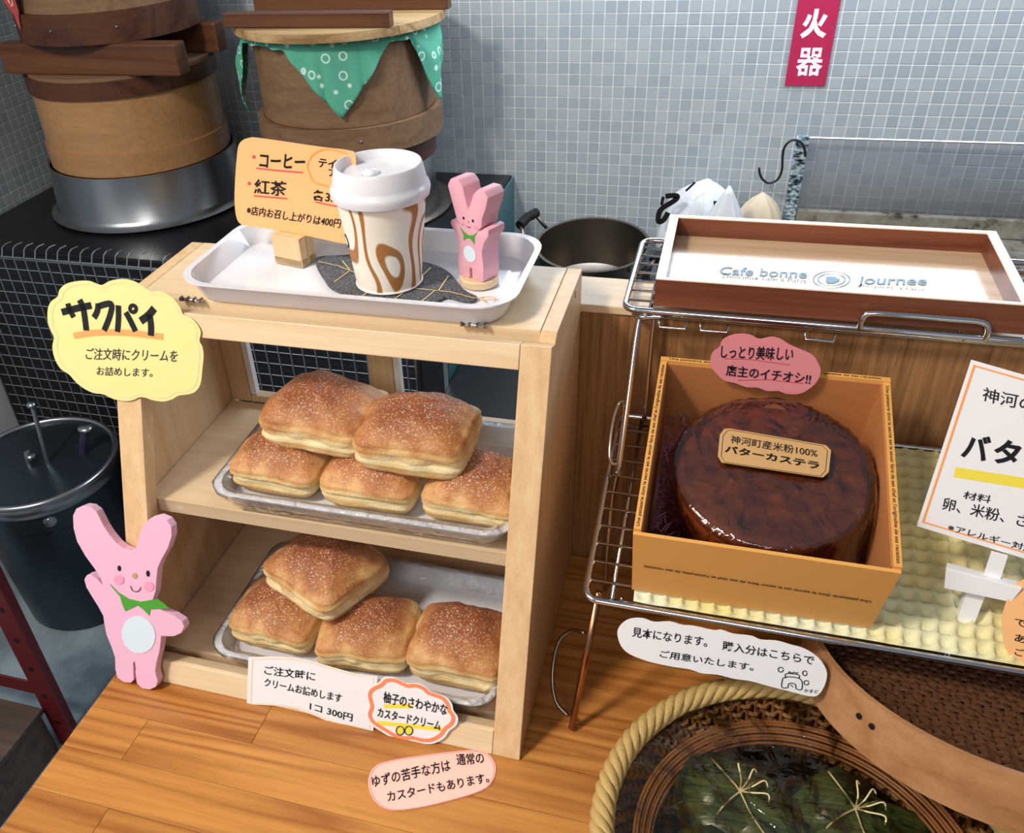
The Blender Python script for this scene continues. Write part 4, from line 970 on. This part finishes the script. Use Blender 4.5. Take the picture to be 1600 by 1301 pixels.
onbox(mb, FR, bq(.04, .979, bh+.0004), bq(.96, .979, bh+.0004), bq(.04, .996, bh+.0004), .01)
mb.build('printed_text', M['print_br'], bt, kind='stuff')
# shredded paper
mb = MB(); rnd = random.Random(3)
for k in range(260):
    u = rnd.uniform(.055, .17) if rnd.random() < .75 else rnd.uniform(.06, .9); v = rnd.uniform(.05, .92) if u < .2 else rnd.uniform(.03, .10); hh = rnd.uniform(.006, .030)
    p = []
    for q in range(4): p.append(bq(min(max(u+rnd.uniform(-.05, .05), .057), .94), min(max(v+rnd.uniform(-.05, .05), .03), .94), max(.004, hh+rnd.uniform(-.008, .008))))
    ribbon(mb, smooth_loop(p, 3, False), .0011, np.array([0, -.25, .97]))
mb.build('paper_shred', M['shred'], bt, kind='stuff', label='violet-brown shredded paper')
# cake: round, dark top
ck = thing('cake', 'round dark brown sponge cake wrapped in cellophane inside the mustard box', 'cake', tuple(bq(.53, .5, .004)))
ez_ = bq(.5, .5, 1)-bq(.5, .5, 0); Rt = Matrix.Rotation(T1, 3, 'X'); cc0 = tuple(bq(.535, .475, .0035))
MB().lathe([(.001, 0), (.062, 0), (.065, .004), (.066, .046), (.0635, .0515)], cc0, 56, Rt).build('side', M['cake_side'], ck, smooth='auto')
MB().lathe([(.0665, .0470), (.0668, .0520), (.064, .0565), (.058, .0580), (.03, .0582), (.001, .0578)], cc0, 56, Rt).build('crust', M['cake'], ck, smooth='auto')
PLb = Plane(bq(.5, .5, .0680), ez_)
q3 = lambda x, y: (880+x/2.828, 520+y/2.828)
lb = [(683, 545), (692, 450), (712, 425), (735, 423), (1160, 497), (1183, 520), (1173, 615), (1150, 638), (1130, 637), (700, 573)]
MB().prism([PLb.at(*q3(*p)) for p in lb], PLb.n*.0004).build('label', M['label'], ck)
PL2 = PLb.off(.0005); mb = MB(); ribbon(mb, [PL2.at(*p) for p in inset([q3(*p) for p in lb], .94)], .0004, PL2.n, closed=True, h=.0001)
write(mb, PL2, '神河町産米粉100%', q3(738, 488), q3(1122, 552), q3(742, 452), .004, 0); write(mb, PL2, 'バターカステラ', q3(712, 528), q3(1130, 605), q3(716, 495), .03, 0)
mb.build('label_lettering', M['ink'], ck)
# cellophane bag: crumpled pillow
mb = MB(); seg, rg = 96, 26; loops = []
for i in range(rg+1):
    t_ = i/rg; Lp = []
    for k in range(seg):
        a = 2*math.pi*k/seg; ca, sa = math.cos(a), math.sin(a); rr = 1/((abs(ca)**6+abs(sa)**6)**(1/6))
        rad = rr*(1-.0*t_) if i == 0 else rr*(1-t_)
        nz = noise.noise(Vector((ca*rad*6, sa*rad*6, 2.3)))
        d_ = math.hypot(rad*ca, rad*sa); q_ = min(1, max(0, (1.10-d_)/.15)); q_ = q_*q_*(3-2*q_)
        hh = .016+.0475*q_+.0014*(nz+.6)+(.004*nz if q_ < .9 else 0)
        if i == rg: hh = .0645
        Lp.append(bq(.53+.435*rad*ca, .482+.430*rad*sa, min(hh, .0672)))
    loops.append(Lp)
mb.loft(loops, cap0=False, cap1=False); mb.build('cellophane_wrap', M['cello'], ck, smooth=True)
# pink cloud tag on the box back
PP = Plane(bq(.5, 1-wl_, bh)+np.array([0, -.004, 0]), -(bq(.5, 1, .5)-bq(.5, 0, .5))+.2*ez_*.1)
pk_ = [(650, 120), (660, 85), (690, 62), (702, 32), (740, 10), (782, 3), (830, 8), (868, 26), (920, 16), (962, 26), (1000, 50), (1050, 72), (1100, 95), (1126, 130), (1138, 170), (1120, 215), (1080, 250), (1040, 268), (990, 268), (950, 255), (900, 255), (860, 240), (810, 238), (760, 220), (710, 208), (680, 180), (655, 150)]
pko = [q3(*p) for p in smooth_loop(pk_, 3)]
t, PS = card('cloud_card', 'rose-pink cloud card standing at the back edge of the mustard box', PP, pko, .0005, M['rose_card'])
mb = MB(); write(mb, PS, 'しっとり美味しい', q3(695, 110), q3(1012, 122), q3(700, 52), .016); write(mb, PS, '店主のイチオシ!!', q3(718, 188), q3(1090, 228), q3(722, 138), .018); mb.build('lettering', M['ink'], t)
mb = MB(); ribbon(mb, [PS.at(*q3(*p)) for p in ((712, 112), (820, 115), (1000, 140))], .0006, PS.n); ribbon(mb, [PS.at(*q3(*p)) for p in ((770, 208), (900, 205), (1060, 222))], .0006, PS.n); mb.build('underline', M['red_line'], t)

# ---- oblong white card on the rack front -----------------------------------
PO = Plane((.5, .050, .12), (0, -1, .25)); q4 = lambda x, y: (850+x/3.2447, 900+y/3.2447)
ob = [(372, 290), (385, 250), (430, 216), (500, 211), (560, 230), (640, 228), (700, 245), (760, 250), (860, 272), (900, 270), (960, 290), (1050, 300), (1100, 320), (1180, 325), (1250, 345), (1320, 365), (1390, 410), (1430, 470), (1432, 520), (1412, 572), (1380, 605), (1330, 603), (1240, 580), (1140, 555), (1050, 530), (960, 517), (880, 497), (800, 490), (740, 470), (660, 458), (570, 440), (500, 420), (430, 390), (390, 350)]
obo = [q4(*p) for p in smooth_loop(ob, 3)]
t, PS = card('oblong_card', 'long white round-ended note hanging from the lower rack front', PO, obo, .0005, M['white_card'])
mb = MB(); write(mb, PS, '見本になります。', q4(445, 305), q4(825, 358), q4(450, 255), .012); write(mb, PS, '購入分はこちらで', q4(902, 372), q4(1365, 450), q4(907, 325), .012); write(mb, PS, 'ご用意いたします。', q4(585, 410), q4(1060, 480), q4(590, 372), .012)
for L_ in ([(1210, 515), (1205, 560), (1235, 562), (1240, 545), (1258, 540), (1275, 548), (1278, 568), (1305, 572), (1308, 535), (1290, 515), (1240, 508), (1210, 515)], [(1225, 515), (1228, 492), (1290, 498), (1292, 515)], [(1238, 492), (1245, 482), (1255, 490), (1268, 485), (1280, 490), (1288, 485)], oval(1200, 472, 13, 12), oval(1322, 490, 11, 12), oval(1330, 538, 12, 11), [(1250, 548), (1262, 560)]):
    strokes(mb, PS, [[q4(*p) for p in L_]], .0007)
write(mb, PS, 'かまど', q4(1318, 585), q4(1390, 592), q4(1320, 568), .012)
mb.build('lettering', M['ink'], t)

# ---- white price board on a clip stand --------------------------------------
PR = Plane((.65, .105, .22), (-.28, -1, .15)); q7 = lambda x, y: (1340+x/2.3232, 520+y/2.3232)
brd = [(412, 97), (760, 178), (640+60, 920), (215, 695)]
brd = [(1517.3, 561.7), (1790, 640), (1715, 905), (1432.5, 820)]
t, PS = card('price_board', 'white board with orange border and bold lettering on a clip stand', PR, brd, .0015, M['white_card'], 'sign')
mb = MB(); bi = inset(brd, .945); ribbon(mb, [PS.at(*p) for p in bi], .0018, PS.n, closed=True, h=.0002); mb.build('border_line', M['orange_line'], t)
mb = MB(); write(mb, PS, '神河の米粉', q7(450, 245), q7(780, 320), q7(458, 195), .005); mb.build('text_line', M['ink'], t); mb = MB(); [(lambda mb_: (write(mb_, PS, ch_, q7(372+112*k_, 450+20*k_), q7(468+112*k_, 467+20*k_), q7(392+112*k_, 360+20*k_), .035), mb_.build('character', M['ink'], t)))(MB()) for k_, ch_ in enumerate('バタ')]; write(mb, PS, 'ー', q7(606, 455), q7(700, 472), q7(608, 440), .035)
mb.build('dash', M['ink'], t); mb = MB(); write(mb, PS, '材料', q7(380, 600), q7(480, 618), q7(388, 572), .01); mb.build('text_line', M['ink'], t); mb = MB(); write(mb, PS, '卵、米粉、さとう', q7(305, 640), q7(720, 730), q7(315, 595), .008); mb.build('text_line', M['ink'], t); mb = MB(); write(mb, PS, '※アレルギー対応', q7(325, 715), q7(640, 800), q7(332, 690), .01)
mb.build('lettering', M['ink'], t)
mb = MB(); ribbon(mb, [PS.at(*q7(*p)) for p in ((352, 505), (480, 525), (700, 560))], .0075, PS.n, h=.0001); mb.build('underline', M['yellow_line'], t)
cs = thing('clip_stand', 'white plastic clip stand with foot block holding the price board', 'stand', tuple(ql(.657, .028, .007)))
PQ = Plane((.657, .092, .16), (-.28, -1, .15))
def bar(pts, th, nm): MB().prism([PQ.at(*q7(*p)) for p in pts], PQ.n*th).build(nm, M['white_card'], cs, bevel=.0006)
bar([(325, 832), (600, 905), (560, 955), (318, 905)], .008, 'clip_bar')
MB().prism([PQ.at(*q7(*p), .0005) for p in ((485, 790), (545, 806), (515, 900), (455, 880))], PQ.n*.003).build('upright', M['white_card'], cs)
A0 = PQ.at(*q7(395, 940)); A1 = PQ.at(*q7(462, 958)); ft0 = PQ.at(1490, 984); ft1 = PQ.at(1516, 990)
MB().add([A0, A1, ft1, ft0]+[p+np.array([0, .006, .003]) for p in (A0, A1, ft1, ft0)], [(0,1,2,3),(7,6,5,4),(0,4,5,1),(1,5,6,2),(2,6,7,3),(3,7,4,0)]).build('stem', M['white_card'], cs)
# orange card at the right edge
PX = Plane((.70, .075, .17), (-.15, -1, .35)); q8 = lambda x, y: (1340+x/2.3232, 520+y/2.3232)
oc = [(1598, 905), (1660, 912), (1700, 960), (1690, 1040), (1640, 1060), (1595, 1035), (1575, 1020), (1566, 990), (1566, 960), (1577, 930)]
t, PS = card('orange_card', 'orange rounded handwritten card at the right end of the rack', PX, smooth_loop(oc, 3), .0005, M['orange_card'])
mb = MB()
for s_, y in (('できます', 1060), ('あたため', 1118), ('ございます', 1168)): write(mb, PS, s_, q8(568, y), q8(760, y+42), q8(572, y-28), .012)
mb.build('lettering', M['ink'], t)

# ================================================================== BASKET WITH LEAF PARCELS
bc = (.567, -.060)
bk = thing('woven_basket', 'round brown bamboo basket with thick pale plaited straw rim', 'basket', (*bc, 0))
MB().lathe([(.001, .001), (.110, .001), (.117, .006), (.134, .052), (.131, .052), (.114, .008), (.001, .005)], (*bc, 0), 72).build('body', M['bamboo_dk'], bk, smooth='auto')
for k in range(5):   # plaited rim: bundles twisting round each other
    pts = []
    for i in range(220):
        a = 2*math.pi*i/220; ph = a*17+k*2*math.pi/5; pts.append((bc[0]+(.1335+.0048*math.cos(ph))*math.cos(a), bc[1]+(.1335+.0048*math.cos(ph))*math.sin(a), .060+.0058*math.sin(ph)))
    MB().tube(pts, .0042, 6, closed=True).build('rim_strand', M['straw'], bk, smooth=True)
for k in range(7):
    rr = .1115-.0020*k; MB().tube([(bc[0]+rr*math.cos(2*math.pi*i/90), bc[1]+rr*math.sin(2*math.pi*i/90), .0475-.0016*k+.0008*(k % 2)) for i in range(90)], .0012, 6, closed=True).build('hoop_strip', M['bamboo'], bk, smooth=True)
mbs = MB()
for i in range(120):
    a = 2*math.pi*i/120; ca, sa = math.cos(a), math.sin(a)
    mbs.tube([(bc[0]+.1115*ca, bc[1]+.1115*sa, .008), (bc[0]+.1275*ca, bc[1]+.1275*sa, .053)], .0014, 5)
mbs.build('stake', M['bamboo'], bk, kind='stuff')
mbw = MB()
for j in range(7):
    zz = .010+.0065*j; pts = []
    for i in range(240):
        a = 2*math.pi*i/240; rr = .1115+(.1275-.1115)*(zz-.006)/.048+.0018*(1 if (i//2+j) % 2 else -1); pts.append((bc[0]+rr*math.cos(a), bc[1]+rr*math.sin(a), zz))
    mbw.tube(pts, .0016, 5, closed=True)
mbw.build('weaver', mat('tan_weaver', '#ae8654', .5), bk, kind='stuff')
# shallow glossy black dish inside the basket
il = MB().lathe([(.001, .008), (.092, .008), (.096, .012), (.099, .030), (.097, .030), (.094, .014), (.001, .011)], (*bc, 0), 64).build('inner_dish', mat('glossy_black', '#0c0c0c', .12, coat=.5), bk, smooth='auto')
def parcel(lab, c, rot, L=.088, tilt=0., seed=0):
    t = thing('leaf_parcel', lab, 'leaf parcel', c, 'bamboo leaf parcels in the basket')
    R = Matrix.Rotation(rot, 3, 'Z') @ Matrix.Rotation(tilt, 3, 'X')
    def q(x, y, z_): return tuple(R @ Vector((x, y, z_)) + Vector(c))
    rings = []
    for i in range(13):
        s = i/12; x = (s-.5)*L; wv = .026+.018*s-.004*math.sin(s*9+seed); hv = .026+.007*math.sin(math.pi*s); Lp = []
        if i in (0, 12): wv *= .75; hv *= .7
        for k in range(16):
            a = 2*math.pi*k/16; p = 3.2; rr = 1/((abs(math.cos(a))**p+abs(math.sin(a))**p)**(1/p))
            nz = 1+.06*noise.noise(Vector((s*6+seed, math.cos(a), math.sin(a))))
            Lp.append(q(x, wv*rr*math.cos(a)*nz, hv/2+hv/2*rr*math.sin(a)*nz))
        rings.append(Lp)
    MB().loft(rings).build('wrapped_body', M['leafpack'], t, smooth='auto')
    for s0, s1, zz in ((-.42, .15, .0335), (-.1, .46, .0332)):
        V = []; n = 10
        for i in range(n+1):
            f = i/n; x = (s0+(s1-s0)*f)*L; wv = .034*math.sin(math.pi*min(f*.9+.08, 1))
            V += [q(x, -wv*.9, zz-.004), q(x, 0, zz+.001), q(x, wv*.9, zz-.0045)]
        mb = MB(); mb.add(V, [(i*3+j, i*3+j+1, i*3+j+4, i*3+j+3) for i in range(n) for j in range(2)]); o_ = mb.build('leaf', M['leafpack'], t, smooth=True); sm = o_.modifiers.new('thickness', 'SOLIDIFY'); sm.thickness = .0006
    tw = MB(); z1 = .0355
    for P in ([(-.004, -.030, .018), (-.002, -.018, z1), (0, 0, z1+.001), (.004, .018, z1), (.006, .032, .018)], [(-.03, .010, z1-.001), (-.01, .004, z1+.001), (0, 0, z1+.002), (.014, -.008, z1), (.030, -.014, z1-.002)]):
        tw.tube(smooth_loop([q(*p) for p in P], 4, False), .0007, 6)
    for a in (.3, .9, 1.5, 2.1):
        tw.tube(smooth_loop([q(0, 0, z1+.002), q(.008*math.cos(a), .008*math.sin(a), z1+.006), q(.018*math.cos(a+.15), .018*math.sin(a+.15), z1+.008), q(.020*math.cos(a), .020*math.sin(a), z1+.003)], 4, False), .0006, 6)
    tw.build('twine', M['twine'], t, smooth=True); return t
parcel('green leaf parcel tied with straw twine at the left back of the basket', (.524, -.018, .0125), -.55, .100, 0, 1)
parcel('green leaf parcel at the bottom left of the basket, twine crossing', (.520, -.075, .0125), -.25, .085, 0, 2)
parcel('green leaf parcel with looped twine bow at the right of the basket', (.600, -.072, .0125), -.15, .085, 0, 3)
parcel('dark leaf parcel lying deepest under the bentwood hoop', (.600, -.012, .0125), -.75, .080, 0, 4)
# cellophane over the basket
loops = []
for i in range(16):
    rr = .1245*(1-i/15.5); Lp = []
    for k in range(96):
        a = 2*math.pi*k/96; nz = noise.noise(Vector((math.cos(a)*rr*70, math.sin(a)*rr*70, 1.5))); n2 = noise.noise(Vector((a*7, rr*30, 4)))
        z_ = .0585+.004*nz+.003*n2 if rr > .10 else .0535+.0035*nz+.0025*n2
        Lp.append((bc[0]+rr*math.cos(a), bc[1]+rr*math.sin(a), z_))
    loops.append(Lp)
o = MB().loft(loops, cap0=False, cap1=True).build('cellophane_cover', M['cello2'], None, smooth=True); tag(o, 'crinkled clear cellophane stretched over the leaf parcels in basket', 'cellophane')

# ---- bentwood sieve leaning on the basket -------------------------------------
hc = np.array([.702, .098, .064]); hr = .137; ht = math.radians(-12)
HM = Matrix.Rotation(ht, 3, 'X') @ Matrix.Rotation(math.radians(0), 3, 'Y')
hs = thing('bentwood_sieve', 'pale bentwood hoop sieve with dark woven mesh leaning on the basket rim', 'sieve', (hc[0], hc[1], .0))
MB().lathe(ring_shell(hr, -.0005, .043, .004), tuple(hc), 96, HM).build('hoop', M['bent_pale'], hs, smooth='auto')
MB().lathe(ring_shell(hr-.0045, .006, .036, .003), tuple(hc), 96, HM).build('inner_hoop', M['bamboo_dk'], hs, smooth='auto')
mm_ = MB()
for i in range(-20, 21):
    x = i*.0063; L_ = math.sqrt(max((hr-.009)**2-x*x, 0)); 
    if L_ < .01: continue
    for swap in (0, 1):
        pts = []
        n = int(L_*2/.0063)+1
        for k in range(n+1):
            y = -L_+2*L_*k/n; z_ = .020+.0009*(1 if (k+i+swap) % 2 else -1); v = Vector((y, x, z_) if swap else (x, y, z_)); pts.append(tuple(HM @ v + Vector(hc)))
        mm_.tube(pts, .0019, 5)
mm_.build('mesh_weave', M['bamboo_dk'], hs, kind='stuff')
for a in (math.radians(-142), math.radians(-137.5)):
    v = HM @ Vector(((hr+.0006)*math.cos(a), (hr+.0006)*math.sin(a), .026)); MB().lathe([(.0022, -.0006), (.0022, .0008), (.0002, .0008)], tuple(v+Vector(hc)), 8, HM @ Matrix.Rotation(a, 3, 'Z') @ Matrix.Rotation(math.pi/2, 3, 'Y')).build('staple', M['black'], hs)
